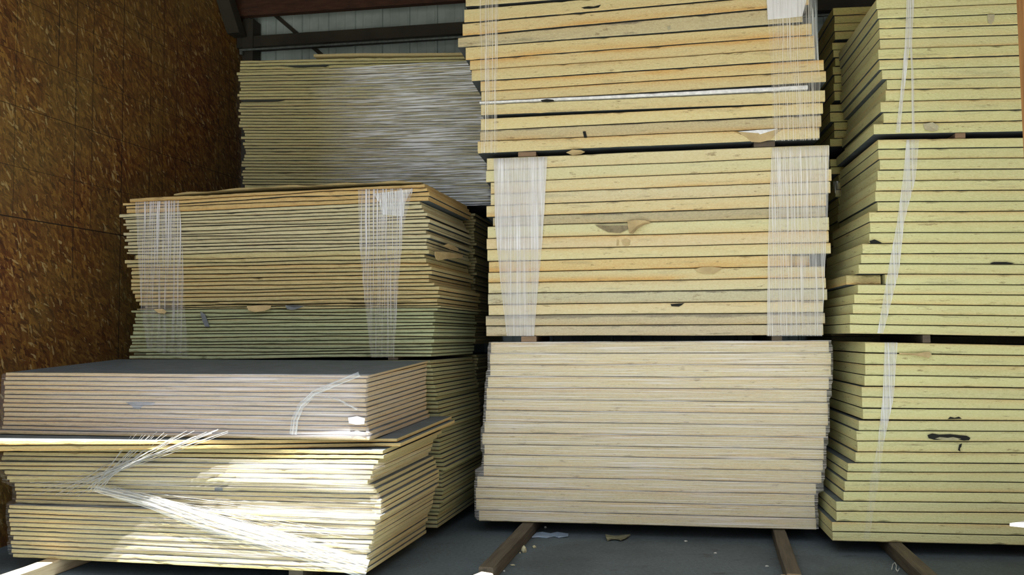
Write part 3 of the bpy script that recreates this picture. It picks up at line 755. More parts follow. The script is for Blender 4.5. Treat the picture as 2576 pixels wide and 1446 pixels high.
# wraps that run round the bundle horizontally
def wrap(name, B, z1, z0, mat, label, group=None, uL=None, uR=None, left=.0, right=.0, clear=.012, rows_n=40, wob=.003, cols=50, top_in=0.0):
    pl = B.pl; rws = B.rows
    def prof(z, idx, fn, pad):
        sel = [r_[idx] for r_ in rws if abs(r_[0] - z) < pad] or [min(rws, key=lambda r_: abs(r_[0] - z))[idx]]
        return fn(sel)
    pad = abs(rws[0][0] - rws[1][0]) * 1.1
    rnd = random.Random(hash_(label)); ph = [rnd.uniform(0, 6) for _ in range(5)]
    vs_ = []; uv = []; rc = None
    for j in range(rows_n + 1):
        z = z1 + (z0 - z1) * j / rows_n
        ul = (prof(z, 1, min, pad) - clear) if uL is None else uL
        ur = (prof(z, 2, max, pad) + clear) if uR is None else uR
        vf = prof(z, 3, min, pad) - clear
        path = []
        if left: path += [(ul, vf + left), (ul, vf + left * .5), (ul, vf + .02)]
        for i in range(cols + 1):
            s_ = i / cols; u = ul + (ur - ul) * s_
            w = wob * (math.sin(u * 5 + z * 40 + ph[0]) * .6 + math.sin(z * 170 + ph[1] + u * 2) * .4)
            e_ = min(1, min(i, cols - i) / 2)
            path.append((u, vf + (w - wob) * 1 + (0 if e_ else .004)))
        if right: path += [(ur, vf + .02), (ur + wob * math.sin(z * 60), vf + right * .35), (ur + wob * math.sin(z * 80 + 2), vf + right * .7), (ur, vf + right)]
        L_ = 0; prev = None
        # length coordinate measured from the front left corner
        acc = -left
        for q, (u, v) in enumerate(path):
            if prev is not None: acc += math.hypot(u - prev[0], v - prev[1])
            prev = (u, v)
            vs_.append(pl.P(u, v, z)); uv.append((acc, z))
        rc = len(path)
    f = []; fu = []
    for j in range(rows_n):
        for i in range(rc - 1):
            q = [j * rc + i, (j + 1) * rc + i, (j + 1) * rc + i + 1, j * rc + i + 1]; f.append(q); fu.append([uv[x] for x in q])
    o = mesh_obj(name, vs_, f, mat, uvs=fu, smooth=True); recenter(o)
    return tag(o, label, 'plastic film', group)
zt_, zb_ = M1.rows[0][4](.1), M1.rows[-1][5](.1)
wrap('stretch_film_wrap', M1, zt_ + .004, zb_ + .01, FM_horiz, 'clear stretch film wrapped round the whole bottom bundle, middle stack', left=1.1, right=1.1, rows_n=64)
# back left bundle: film thick on its right two thirds
ua = PL3.hit(850, 300).x - L3.rows[0][1]; ub = PL3.hit(1000, 300).x - L3.rows[0][1]
FM_l3 = film_mat('film_wrap_back', 2.0, 85, .26, 1.2, .48, .60, tint=(.86, .92, 1), fade=[(0, ua - .25, ub, .0, 1.0)], clump=.7)
wrap('stretch_film_wrap', L3, L3.rows[1][4](.5), L3.rows[-1][5](.5) - .02, FM_l3, 'silvery streaked stretch film covering right part of the back left bundle', right=1.1, rows_n=90, wob=.006)
# front left bundle
FM_l1a = film_mat('film_wrap_front_upper', 1.5, 120, .24, .40, .48, .62, tint=(.9, .88, .98), clump=.8, fade=[(0, .2, 1.4, .25, 1.0), (0, 2.36, 2.5, 1, .35)])
FM_l1b = film_mat('film_wrap_front_lower', 1.4, 110, .10, .36, .48, .62, tint=(.97, .95, .93), clump=.8, fade=[(0, .3, 1.2, .3, 1.0), (0, 2.36, 2.5, 1, .35)])
zu = L1.rows[0][4](1.5); zm = L1.rows[13][5](1.5); zn = L1.rows[18][4](1.5)
wrap('stretch_film_wrap', L1, zu + .003, zm + .015, FM_l1a, 'hazy stretch film round the upper half of the front left bundle', right=1.08, rows_n=40)
wrap('stretch_film_wrap', L1, zn, L1.rows[-1][5](1.5) + .02, FM_l1b, 'sun-glazed stretch film round the lower half of the front left bundle', right=1.08, rows_n=60)
# bands on the banded left bundle
FM_l2 = film_mat('film_band_dark', 140, 1.0, .16, .75, .50, .58, tint=(.88, .90, 1), clump=1.4, fade=[(1, PL0.hit(400, 850).z, PL0.hit(400, 560).z, .25, 1.0)])
film_quad('stretch_film_band', PL0, [(341, 508), (348, 640), (356, 780), (372, 880)], [(452, 504), (462, 640), (466, 780), (478, 903)], -.014, FM_l2,
          'left stretch film band on the banded left bundle', 'film bands on the banded left bundle', over=.5, wob=.004)
film_quad('stretch_film_band', PL0, [(901, 476), (905, 620), (918, 760), (934, 899)], [(1040, 474), (1018, 560), (1004, 700), (992, 899)], -.014, FM_l2,
          'right stretch film band on the banded left bundle', 'film bands on the banded left bundle', over=.5, wob=.004)
film_quad('stretch_film_patch', PL0, [(940, 487), (955, 510), (963, 540)], [(1038, 476), (1020, 512), (1016, 545)], -.02, film_mat('film_gather', 120, 1.2, .3, .9, .45, .6, tint=(.88, .93, 1)),
          'gathered shiny film knot at top of the right band, banded left bundle', None, cols=14, rows_n=10, wob=.008)
# straps on the right stack
def strap(label, lft, rgt, mat, **kw): return film_quad('film_strap', PR, lft, rgt, -.014, mat, label, 'film straps on the right stack', cols=8, **kw)
FM_s2 = film_mat('film_strap_faint', 150, .8, .10, .6, .48, .6, tint=(.9, .94, 1))
strap('translucent left strand of the splitting strap on right stack top bundle', [(2281, -20), (2276, 110), (2263, 250), (2252, 334)], [(2292, -20), (2289, 110), (2272, 250), (2264, 334)], FM_strap)
strap('bluish right strand of the splitting strap on right stack top bundle', [(2290, -20), (2288, 110), (2292, 170), (2294, 334)], [(2301, -20), (2294, 110), (2299, 200), (2302, 334)], FM_strap)
strap('wide pale film strap down the second bundle, right stack', [(2280, 352), (2271, 450), (2256, 560), (2234, 680), (2207, 838)], [(2312, 351), (2303, 450), (2274, 560), (2262, 680), (2222, 838)], FM_strap, over=.3)
FM_s3 = film_mat('film_strap_low', 90, .8, .36, .55, .45, .6, tint=(.88, .92, 1), clump=1.5, fade=[(1, PR.hit(2200, 1160).z, PR.hit(2220, 1050).z, .22, 1.0)])
strap('pale film strap fading downward on the bottom bundle, right stack', [(2225, 862), (2220, 1000), (2207, 1120), (2190, 1200), (2172, 1355)], [(2258, 862), (2248, 1000), (2222, 1120), (2212, 1200), (2186, 1355)], FM_s3, over=.3)
# hanging film flutter right of the middle stack's top bundle
film_quad('stretch_film_tail', PM, [(2034, -20), (2036, 80), (2046, 150)], [(2056, -20), (2057, 80), (2060, 152)], .01, FM_patch if False else film_mat('film_tail', 200, 1, .12, .9, .5, .58, tint=(.8, .9, .92)),
          'loose vertical film threads past the right end of the top bundle, middle stack', None, cols=8)
film_quad('stretch_film_scrap', PRB, [(2096, 456), (2097, 478), (2108, 498)], [(2140, 455), (2141, 478), (2138, 498)], -.02, film_mat('film_scrap', 110, 3, .05, .9, .5, .6, tint=(.9, .95, .95)),
          'torn film scrap hanging in dark gap behind the right stack', None, cols=12, rows_n=8, wob=.006)

# twisted film ropes and fanned threads over the front left bundle
M_thread = film_mat('film_thread', 900, 2, .75, .4, .2, .5, tint=(1, 1, 1), rough=.2)
def threads(name, label, lines, mat, width=.0035, seed=1, v=-.05, pl=PL1, n_=14):
    vs_ = []; f = []; fu = []; r_ = random.Random(seed)
    for (p0, p1, sg) in lines:
        a = pl.hit(*p0, v); b = pl.hit(*p1, v); k = len(vs_)
        w = width * r_.uniform(.5, 1.3); dv = r_.uniform(-.012, .012)
        d = Vector((b.x - a.x, b.z - a.z)).normalized(); nx, nz = -d.y, d.x
        for i in range(n_ + 1):
            t = i / n_; u = a.x + (b.x - a.x) * t; z = a.z + (b.z - a.z) * t - sg * math.sin(math.pi * t)
            z += .0012 * math.sin(t * 30 + k)
            for q, (s_, dd) in enumerate(((1, 0), (0, -w * .8), (-1, 0), (0, w * .8))):
                vs_.append(pl.P(u + nx * w * s_, v + dv + dd, z + nz * w * s_))
        for i in range(n_):
            for q in range(4):
                A = k + i * 4 + q; B_ = k + i * 4 + (q + 1) % 4
                f.append([A, A + 4, B_ + 4, B_]); fu.append([(q * .01, i * .1), (q * .01, i * .1 + .1), (q * .01 + .01, i * .1 + .1), (q * .01 + .01, i * .1)])
    o = mesh_obj(name, vs_, f, mat, uvs=fu, smooth=True); recenter(o)
    return tag(o, label, 'plastic film')
r_ = random.Random(3)
ls = []
for i in range(26):
    t = i / 25
    ls.append(((222 + 30 * r_.random(), 1238 - 60 * t * r_.uniform(.6, 1)), (330 + 250 * t + r_.uniform(-10, 10), 1092 - 8 * t + r_.uniform(-6, 10)), r_.uniform(-.004, .006)))
threads('stretch_film_threads', 'fan of taut film threads rising from the knot to the swung-out boards, front left', ls, M_thread, seed=2, v=-.12, width=.0016)
ls = []
for i in range(22):
    t = i / 21
    ls.append(((60 + 130 * t + r_.uniform(-10, 10), 1228 - 50 * (1 - t) * r_.random() + 20), (235 + 60 * r_.random(), 1222 - 70 * r_.random()), r_.uniform(-.004, .006)))
threads('stretch_film_threads', 'faint film threads left of the knot on the front left bundle', ls, M_thread, seed=4, v=-.055, width=.0009)
ls = []
for i in range(30):
    t = r_.random(); q = r_.uniform(.3, 1)
    ls.append(((235 + 60 * r_.random(), 1222 + 14 * r_.random()), (925 - 500 * (1 - q), 1440 - 205 * (1 - q) - 190 * t * q * r_.random()), r_.uniform(-.004, .01)))
threads('stretch_film_threads', 'fine film threads fanning down to the right from the knot, front left', ls, M_thread, seed=6, v=-.06, width=.0010, n_=24)
FM_curl = film_mat('film_curl', 110, 1.0, .22, .5, .44, .60, tint=(.85, .92, 1))
FM_rope = film_mat('film_rope', 130, 1.0, .14, .7, .46, .60, tint=(1, 1, 1), rough=.22, clump=1.0)
def rope(label, cl, widths, v, mat, name='stretch_film_rope', fold=.012, pl=PL1):
    """flattened twisted band along a px centreline"""
    pts = [pl.hit(x, y, v) for x, y in cl]; n_ = 40; cols = 10; vs_ = []; uv = []; f = []; fu = []
    for i in range(n_ + 1):
        t = i / n_ * (len(pts) - 1); k = min(int(t), len(pts) - 2); q = t - k
        p = pts[k].lerp(pts[k + 1], q); w = (widths[k] + (widths[k + 1] - widths[k]) * q) / 2
        d = (pts[k + 1] - pts[k]).normalized(); nu, nz = -d.z, d.x
        for j in range(cols + 1):
            s_ = j / cols * 2 - 1
            vs_.append(pl.P(p.x + nu * w * s_, v - fold * math.sqrt(max(0, 1 - s_ * s_)) + .003 * math.sin(s_ * 14 + i * .3), p.z + nz * w * s_)); uv.append((w * s_, i / n_ * 1.8))
    for i in range(n_):
        for j in range(cols):
            q = [i * (cols + 1) + j, (i + 1) * (cols + 1) + j, (i + 1) * (cols + 1) + j + 1, i * (cols + 1) + j + 1]; f.append(q); fu.append([uv[x] for x in q])
    o = mesh_obj(name, vs_, f, mat, uvs=fu, smooth=True); recenter(o); return tag(o, label, 'plastic film')
rope('thick glaring film rope slanting down across the sunlit front left bundle', [(240, 1228), (380, 1262), (520, 1312), (700, 1364), (860, 1412), (925, 1432)], [.04, .09, .12, .13, .12, .11], -.06, FM_rope)
rope('loose curl of film draped over the upper front left bundle', [(905, 940), (850, 962), (790, 988), (757, 1020), (742, 1055), (738, 1092)], [.03, .03, .035, .04, .045, .05], -.03, FM_curl, 'stretch_film_curl')
rope('thin loose film strand from the curl towards the bundle corner', [(795, 990), (850, 1005), (900, 1030)], [.012, .010, .02], -.028, FM_curl, 'stretch_film_curl')
o = patch(PL1, [(876, 1050), (900, 1046), (918, 1052), (918, 1066), (896, 1068), (880, 1064)], -.02, FM_patch, 'stretch_film_tag', .002, [0, .01, .0, .01, .0, .01]); recenter(o)
tag(o, 'small white bunched film tag near right corner of the front left bundle', 'plastic film')

# ------------------------------------------------------------------ floor and walls
def concrete():
    m, nt, b = new_mat('dark_concrete')
    tc = N(nt, 'ShaderNodeTexCoord').outputs['Object']
    n1 = noise(nt, tc, 1.3, 6, .6); n2 = noise(nt, tc, 40, 4, .7)
    c = mixc(nt, ramp(nt, n1, .42, .66), (.105, .135, .150, 1), (.07, .088, .095, 1))  # blue cast of the skylight is put into the concrete colour
    c = mixc(nt, math_n(nt, 'MULTIPLY', ramp(nt, noise(nt, tc, 2.6, 5, .6, (1, 2.2, 1)), .6, .68), .6), c, (.045, .048, .045, 1))
    c = mixc(nt, .25, c, ramp(nt, n2, .3, .7), 'OVERLAY')
    nt.links.new(c, b.inputs['Base Color']); b.inputs['Roughness'].default_value = .85
    bump(nt, b, n2, .003); return m
M_conc = concrete()
YW = R(12.5); YBk = R(10)
corner = PL3.P(0, 0, 0)
# back wall: pass behind the back left bundle; its left corner shows at px 608
DB = 9.75
d = ray(608, 600); cpt = EYE + d * (DB / d.y); PW = Plane(cpt, YW)      # n = depth direction of left wall
PBk = Plane(cpt, YBk)
wl_n = PW.n
HT = 5.6
def left_pt(s_, z, out=0.0):  # s_: distance from the back corner towards the viewer; out: away from the room
    q = Vector((cpt.x, cpt.y, 0)) - wl_n * s_ - PW.t * out; return Vector((q.x, q.y, z))
def left_hit(px, py):
    d = ray(px, py); nrm = Vector((PW.t.x, PW.t.y, 0)); k = (Vector((cpt.x, cpt.y, EYE.z)) - EYE).dot(nrm) / d.dot(nrm)
    p = EYE + d * k; return (Vector((cpt.x, cpt.y, 0)) - Vector((p.x, p.y, 0))).dot(wl_n), p.z
def osb():
    m, nt, b = new_mat('osb_board')
    tc = N(nt, 'ShaderNodeTexCoord').outputs['Object']
    def flakes(rot, scl, seed):
        mp = N(nt, 'ShaderNodeMapping'); mp.inputs['Rotation'].default_value = (R(rot), 0, 0); mp.inputs['Location'].default_value = (seed, seed, 0)
        nt.links.new(tc, mp.inputs[0])
        m2 = N(nt, 'ShaderNodeMapping'); m2.inputs['Scale'].default_value = scl; nt.links.new(mp.outputs[0], m2.inputs[0])
        wv = noise(nt, m2.outputs[0], 1.5, 3); ad = N(nt, 'ShaderNodeVectorMath', operation='ADD')
        nt.links.new(m2.outputs[0], ad.inputs[0]); nt.links.new(wv, ad.inputs[1])
        v = N(nt, 'ShaderNodeTexVoronoi'); v.inputs['Scale'].default_value = 1; nt.links.new(ad.outputs[0], v.inputs[0])
        s = N(nt, 'ShaderNodeSeparateColor'); nt.links.new(v.outputs['Color'], s.inputs[0]); return s.outputs[0], s.outputs[1]
    a, a2 = flakes(25, (1, 14, 55), 1); c_, c2 = flakes(-35, (1, 50, 13), 5); e_, e2 = flakes(75, (1, 18, 60), 9)
    k = mixc(nt, ramp(nt, a2, .45, .5), ramp(nt, a, 0, 1), ramp(nt, c_, 0, 1))
    k = mixc(nt, ramp(nt, e2, .7, .72), k, ramp(nt, e_, 0, 1))
    r = N(nt, 'ShaderNodeValToRGB'); nt.links.new(k, r.inputs[0]); el = r.color_ramp.elements
    el[0].position = 0; el[0].color = (.05, .012, .004, 1); el[1].position = .93; el[1].color = (.30, .15, .03, 1)
    q = el.new(.35); q.color = (.13, .042, .009, 1); q = el.new(.7); q.color = (.20, .09, .02, 1); q = el.new(.985); q.color = (.45, .33, .15, 1)
    fine = noise(nt, tc, 90, 3, .7)
    c = mixc(nt, .35, r.outputs[0], ramp(nt, fine, .25, .75), 'OVERLAY')
    big = noise(nt, tc, 1.2, 2); c = mixc(nt, ramp(nt, big, .35, .7), c, mixc(nt, .35, c, (.20, .17, .05, 1)))
    nt.links.new(c, b.inputs['Base Color']); b.inputs['Roughness'].default_value = .6
    bump(nt, b, k, .003); return m
M_osb = osb(); M_line = plain('seam_dark', (.02, .012, .006), .9)
mb = MB()
fl = lambda x, y, z: left_pt(x, z, y)
mb.box(fl, (0, 0, 0), (15, .06, HT), 0)  # near stretch is unseen, added to keep light off the left side
# printed grid lines and panel joints, laid flush on the sheet
def vline(px, y0, y1, w=.004):
    s0, z0 = left_hit(px, y0); z1 = left_hit(px, y1)[1]; z_lo, z_hi = sorted((z0, z1))
    mb.box(fl, (s0 - w / 2, -.0008, max(.02, z_lo)), (s0 + w / 2, .001, min(HT - .05, z_hi)), 1)
for px, y0, y1, w in ((155, -200, 172, .006), (200, -200, 700, .005), (242, -200, 570, .004), (317, -200, 900, .006), (386, -200, 900, .005), (418, -200, 900, .004),
                      (451, -200, 900, .004), (50, -200, 545, .003), (557, -200, 900, .003), (582, -200, 900, .003)):
    vline(px, y0, y1, w)
for px, py, w in ((0, 540, .008), (0, 253, .004), (0, 112, .003), (0, 409, .003), (309, 22, .003), (309, 120, .003), (0, -100, .003)):
    z = left_hit(px, py)[1]; mb.box(fl, (0.02, -.0008, z - w / 2), (8, .001, z + w / 2), 1)
mb_v = mb
o = mesh_obj('wall_left', mb.v, mb.f, [M_osb, M_line], mb.m); 
o.rotation_euler = (0, 0, 0); tag(o, kind='structure')
# texture space: rotate object so object YZ spans the wall
ang = math.atan2(wl_n.x, wl_n.y)
rot = Matrix.Rotation(ang, 4, 'Z')
for v in o.data.vertices: v.co = rot @ v.co
o.rotation_euler = (0, 0, -ang)

# back wall: ribbed steel sheets
M_sheet = plain('painted_steel_sheet', (.40, .50, .52), .45, 5, b2=(.30, .39, .40))
mb = MB(); vs_ = []; f = []
u = 0; xs = []
rib0 = PBk.hit(693, 60).x; pitch = (PBk.hit(1098, 60).x - rib0) / 6
LW = 8.6
k = -5; prof_ = [(-.05, 0)]
u = rib0
while u > .1: u -= pitch
while u < LW:
    prof_ += [(u - .018, 0), (u - .009, -.022), (u + .009, -.022), (u + .018, 0)]
    for q in (1, 2): prof_ += [(u + pitch * q / 3 - .012, 0), (u + pitch * q / 3, -.004), (u + pitch * q / 3 + .012, 0)]
    u += pitch
prof_.append((LW + .3, 0)); prof_ = sorted(prof_)
for uu, vv in prof_:
    for z in (0, HT): vs_.append(PBk.P(uu, vv, z))
for i in range(len(prof_) - 1): f.append([2 * i, 2 * i + 2, 2 * i + 3, 2 * i + 1])
k = len(vs_)
for uu in (-.05, LW + .3):
    for z in (0, HT): vs_.append(PBk.P(uu, .05, z))
f.append([k, k + 1, k + 3, k + 2])
tag(mesh_obj('wall_back', vs_, f, M_sheet), kind='structure')
fb = lambda x, y, z: PBk.P(x, y, z)
def zb_at(px, py, v=0): return PBk.hit(px, py, v)
# framing on the back wall
def beam(name, a, b, mat, label, cat='beam', bev=.004, fr=fb):
    mb = MB(); mb.box(fr, a, b, 0, bev); o = mb.build(name, mat); recenter(o); return tag(o, label, cat)
g0 = zb_at(640, 89.6, -.2); g1 = zb_at(640, 118, -.2)
beam('wall_girt', (.02, -.2, g1.z), (LW, -.03, g0.z), M_steel, 'dark horizontal girt across the pale steel back wall')
h0 = zb_at(640, 38, -.30)
beam('header_beam', (.02, -.30, h0.z), (LW, -.22, h0.z + .36), M_beam, 'dark red-brown header beam above the back wall opening at top')
a = zb_at(612, 60, -.2).x; b_ = zb_at(638, 60, -.2).x
beam('steel_column', (a, -.215, .0), (b_, -.03, h0.z - .004), M_steel, 'dark column in the back left corner of the shed', 'column', 0) 
# rod
def tube(name, p0, p1, r0, mat, seg=10):
    d = (p1 - p0).normalized(); x = d.orthogonal().normalized(); y = d.cross(x); vs_ = []; f = []
    for p in (p0, p1):
        for i in range(seg): t = 2 * math.pi * i / seg; vs_.append(p + x * math.cos(t) * r0 + y * math.sin(t) * r0)
    for i in range(seg): j = (i + 1) % seg; f.append([i, j, seg + j, seg + i])
    f.append(list(range(seg))[::-1]); f.append([seg + i for i in range(seg)])
    return mesh_obj(name, vs_, f, mat, smooth=False)
pa = PBk.hit(603, 126, -.26); pb = PBk.hit(1170, 92, -.26); dz = (pb.z - pa.z) / (pb.x - pa.x)
p0 = PBk.P(pa.x - .0, -.26, pa.z); p1 = PBk.P(LW - .2, -.26, pa.z + dz * (LW - .2 - pa.x))
o = tube('conduit_pipe', p0, p1, .014, M_rod); recenter(o); tag(o, 'thin grey metal pipe running below the girt along the back wall', 'pipe')
# bracket at pipe's left end
br = MB(); q = PBk.P(pa.x + .02, -.25, pa.z)
br.box(fb, (pa.x + .005, -.275, pa.z - .05), (pa.x + .035, -.235, pa.z - .016), 0); c_ = br.build('pipe_clip', M_rod); child_at(o, c_)
# diagonal strap
A = PBk.hit(690, 36, -.015); B_ = PBk.hit(812, 140, -.015)
dd = (B_ - A); w = .04; vs_ = []
nrm = Vector((-dd.z, 0, dd.x)).normalized() * w / 2
for v in (-.026, -.023):
    for p in (A - dd * .1 + nrm, A - dd * .1 - nrm, B_ + dd * .6 - nrm, B_ + dd * .6 + nrm): vs_.append(PBk.P(p.x, v, p.z))
o = mesh_obj('diagonal_strap', vs_, [[0, 1, 2, 3], [7, 6, 5, 4], [0, 4, 5, 1], [1, 5, 6, 2], [2, 6, 7, 3], [3, 7, 4, 0]], M_steel); recenter(o)
tag(o, 'thin dark diagonal bracing strap crossing the pale back wall', 'brace')
# knee brace on the left wall corner
s0, z0 = left_hit(528, -60); s1, z1 = left_hit(603, 175)
z1 = z0 + (z1 - z0) * (s0 - .31) / (s0 - s1); s1 = .31
def kb(x, y, z): return left_pt(x, z, -y)
vs_ = []; hw = .075
for y in (.02, .16):
    for (s_, z) in ((s0, z0), (s1, z1)):
        for k in (-1, 1): vs_.append(kb(s_ + k * hw, y, z))
f = [[0, 1, 3, 2], [4, 6, 7, 5], [0, 2, 6, 4], [1, 5, 7, 3], [0, 4, 5, 1], [2, 3, 7, 6]]
o = mesh_obj('knee_brace', vs_, f, M_steel); recenter(o); tag(o, 'dark slanting knee brace in the upper back left corner', 'brace')

# floor, ceiling, right wall
cL = left_pt(5.1, 0); 
far_r = PBk.P(LW + .3, .05, 0)
mb = MB(); 
fpts = [left_pt(0, 0, .3), left_pt(9, 0, .3)]
mb.v += [Vector((-6.5, 2.6, 0)), Vector((7.5, 2.6, 0)), Vector((9.5, 12, 0)), Vector((-4, 12, 0))]; mb.f.append([0, 1, 2, 3]); mb.m.append(0)
mb.v += [Vector((v.x, v.y, -.2)) for v in mb.v[:4]]
for q in ((4, 7, 6, 5), (0, 4, 5, 1), (1, 5, 6, 2), (2, 6, 7, 3), (3, 7, 4, 0)): mb.f.append(list(q)); mb.m.append(0)
tag(mb.build('floor', M_conc), kind='structure')
M_gravel = plain('pale_yard_ground', (.25, .24, .21), .9, 3, b2=(.18, .175, .16))
mb = MB(); mb.box(lambda x, y, z: Vector((x, y, z)), (-30, -40, -.25), (30, 2.6, -.01)); tag(mb.build('ground', M_gravel), kind='structure')
M_roof = plain('roof_underside', (.07, .045, .03), .8, 2)
# eave line: shades everything behind the strip lit in front
SK = SUN.y / -SUN.z; SX = SUN.x / -SUN.z
EYAW = math.atan(.11); ev = Vector((-.155, 5.52, .09))
HE = 4.45
e0 = Vector((ev.x - SX * (HE - .09), ev.y - SK * (HE - .09), HE))
et = Vector((math.cos(EYAW), -math.sin(EYAW), 0)); en = Vector((math.sin(EYAW), math.cos(EYAW), 0))
mb = MB(); mb.box(lambda x, y, z: e0 + et * x + en * y + Vector((0, 0, z)), (-5, 0, HT - HE), (8.5, 7.2, HT - HE + .12)); tag(mb.build('ceiling', M_roof), kind='structure')
mb = MB(); mb.box(lambda x, y, z: e0 + et * x + en * y + Vector((0, 0, z)), (-5, 0, 0), (8.5, .1, HT - HE - .002)); tag(mb.build('added_wall_front', M_roof), kind='structure')  # unseen fascia, added to narrow the opening and darken the depth
rx_ = PBk.P(LW, 0, 0)
mb = MB(); mb.box(lambda x, y, z: rx_ - wl_n * x + PW.t * y + Vector((0, 0, z)), (0, 0, 0), (13, .08, HT)); tag(mb.build('wall_right', M_osb), kind='structure')  # unseen wall, drawn out forward to cut light from the right

# ------------------------------------------------------------------ timbers
def timber(px0, py0, px1, py1, w, h, z, label, mat=M_timber, group=None, ext0=.0, ext1=1.2, name='timber_bearer', zt=True):
    """rests at height z, top surface centreline passes two px points"""
    a = on_z(px0, py0, z + h); b = on_z(px1, py1, z + h)
    d = (b - a); d.z = 0; L_ = d.length; d.normalize(); nn = Vector((-d.y, d.x, 0))
    mb = MB(); mb.box(lambda x, y, zz_: Vector((a.x, a.y, 0)) + d * x + nn * y + Vector((0, 0, zz_)), (-ext0, -w / 2, z), (L_ + ext1, w / 2, z + h), 0, .006)
    o = mb.build(name, mat)
    ang = math.atan2(d.y, d.x); c = recenter(o); rot = Matrix.Rotation(-ang, 4, 'Z')
    for v in o.data.vertices: v.co = rot @ v.co
    o.rotation_euler = (0, 0, ang)
    return tag(o, label, 'timber', group)
G = 'timbers under the bundles on the floor'
timber(1222, 1426, 1325, 1318, .09, .088, 0, 'weathered square timber under left end of the middle stack', group=G, ext1=1.15)
timber(1998, 1443, 1962, 1337, .085, .088, 0, 'weathered square timber under right end of the middle stack', group=G, ext1=1.1)
timber(2342, 1446, 2252, 1364, .09, .088, 0, 'weathered square timber under the right stack', group=G, ext1=1.1, ext0=.25)
timber(20, 1446, 108, 1415, .10, .088, 0, 'pale timber under the front left bundle at photo corner', mat=M_newwood, group=G, ext0=.3, ext1=1.0)  # paler wood than the other bearers
timber(1210, 1446, 1228, 1438.5, .085, .072, 0, 'short sunlit pale timber end in front of the middle stack', mat=M_newwood, ext0=.35, ext1=-.012, name='timber_offcut')
timber(1982, 1449, 1978, 1445, .075, .06, 0, 'pale timber end at bottom edge beside right middle timber', mat=M_newwood, ext0=.3, ext1=0, name='timber_offcut')
for a_ in ((PL0, -1.9), (PL0, -.5), (PL1, 1.9)):
    pl, u = a_
    mb = MB(); mb.box(lambda x, y, zz_, pl=pl, u=u: pl.P(u + y, x, zz_), (.02, -.045, 0), (1.15, .045, .088), 0, .006); o = mb.build('timber_bearer', M_timber); recenter(o)
    tag(o, 'dark timber under %s' % ('left end of the left rear stack' if u < -1 else 'right end of the left rear stack' if u < 0 else 'right end of the front left bundle'), 'timber', G)
def spacer(pl, x0, x1, ya, B_up, B_low, label, mat=M_timber, v0=.01, L_=1.1):
    ua = pl.hit(x0, ya).x; ub = pl.hit(x1, ya).x; um = (ua + ub) / 2
    zt = B_up.rows[-1][5](um) - .004; zb = B_low.rows[0][4](um) + .004
    mb = MB(); mb.box(lambda x, y, zz_: pl.P(y, x, zz_), (v0, ua, zb), (v0 + L_, ub, zt), 0, .003); o = mb.build('timber_spacer', mat); recenter(o)
    tag(o, label, 'timber', 'spacer timbers between the bundles')
M_spacer = wood_mat('spacer_wood', (.30, .20, .12), (.16, .10, .06))
spacer(PM, 1303, 1348, 390, M3, M2, 'reddish spacer block under left end of the middle stack top bundle', M_spacer)
spacer(PM, 1897, 1950, 360, M3, M2, 'grey spacer block under right end of the middle stack top bundle', M_timber)
spacer(PM, 1312, 1350, 851, M2, M1, 'brown spacer block above left end of the middle stack bottom bundle', M_spacer, -.02)
spacer(PM, 1942, 1968, 849, M2, M1, 'small grey spacer above right end of the middle stack bottom bundle')
spacer(PR, 2404, 2430, 338, B_R3, B_R2, 'spacer block under the top bundle of the right stack', M_spacer)
spacer(PR, 2322, 2342, 851, B_R2, B_R1, 'spacer block above the bottom bundle of the right stack', M_timber)
spacer(PL0, 438, 462, 902, L2, L0, 'spacer block under left end of the banded left bundle', M_spacer)
spacer(PL0, 975, 1000, 902, L2, L0, 'spacer block under right end of the banded left bundle', M_timber)
# spacers for the rear bundles
def spacer2(pl, u, z0, z1, label):
    mb = MB(); mb.box(lambda x, y, zz_: pl.P(y, x, zz_), (.05, u, z0), (1.05, u + .09, z1), 0, .003); o = mb.build('timber_spacer', M_timber); recenter(o)
    tag(o, label, 'timber', 'spacer timbers between the bundles')
for uu, w_ in ((u3l + .3, 'left'), (u3r - .5, 'right')):
    spacer2(PL3, uu, zb3 - .099, zb3 - .003, 'dark spacer under %s end of the back left wrapped bundle' % w_)
    spacer2(PL3, uu, 1.311, 1.399, 'dark spacer low down under %s end of the back left stack' % w_)
    spacer2(PL3, uu, 0, .089, 'dark floor timber under %s end of the back left stack' % w_)
for uu, w_ in ((urb + .3, 'left'), (urb + 1.9, 'right')):
    spacer2(PRB, uu, 0, .089, 'dark floor timber under %s end of the stack behind the right stack' % w_)
    spacer2(PRB, uu, RB2.rows[0][4](uu) + .003, min(RB3.rows[-1][5](uu), RB3.rows[-1][5](uu + .09)) - .006, 'dark spacer between %s ends of bundles behind the right stack' % w_)

# ------------------------------------------------------------------ post and white panel at the right edge
pz = 4.9; d = ray(2557, 0); k = pz / d.y; pp = EYE + d * k
d2 = ray(2577, 428); pp2 = EYE + d2 * (pz / d2.y)
mb = MB()
fr = lambda x, y, z: Vector((pp2.x + .0 + x, pz + y, z))
def postf(x, y, z):
    t = (z - pp2.z) / (pp.z - pp2.z); return Vector((pp2.x + (pp.x - pp2.x) * t + x, pz + y, z))
mb.box(postf, (0, -.09, 0), (.14, 0, 5.2)); o = mb.build('wooden_post', M_post); recenter(o)
tag(o, 'reddish wooden door post at the right edge of the photo', 'post')
M_white = plain('white_panel', (.9, .92, .95), .6, 5, b2=(.86, .88, .92))
a = on_z(2540, 1316, .42)
vs_ = []
for z in (.405, .42):
    for x, y in ((0, 0), (.30, -.22), (.75, .10), (.45, .25)): vs_.append(Vector((a.x + x, a.y + y, z)))
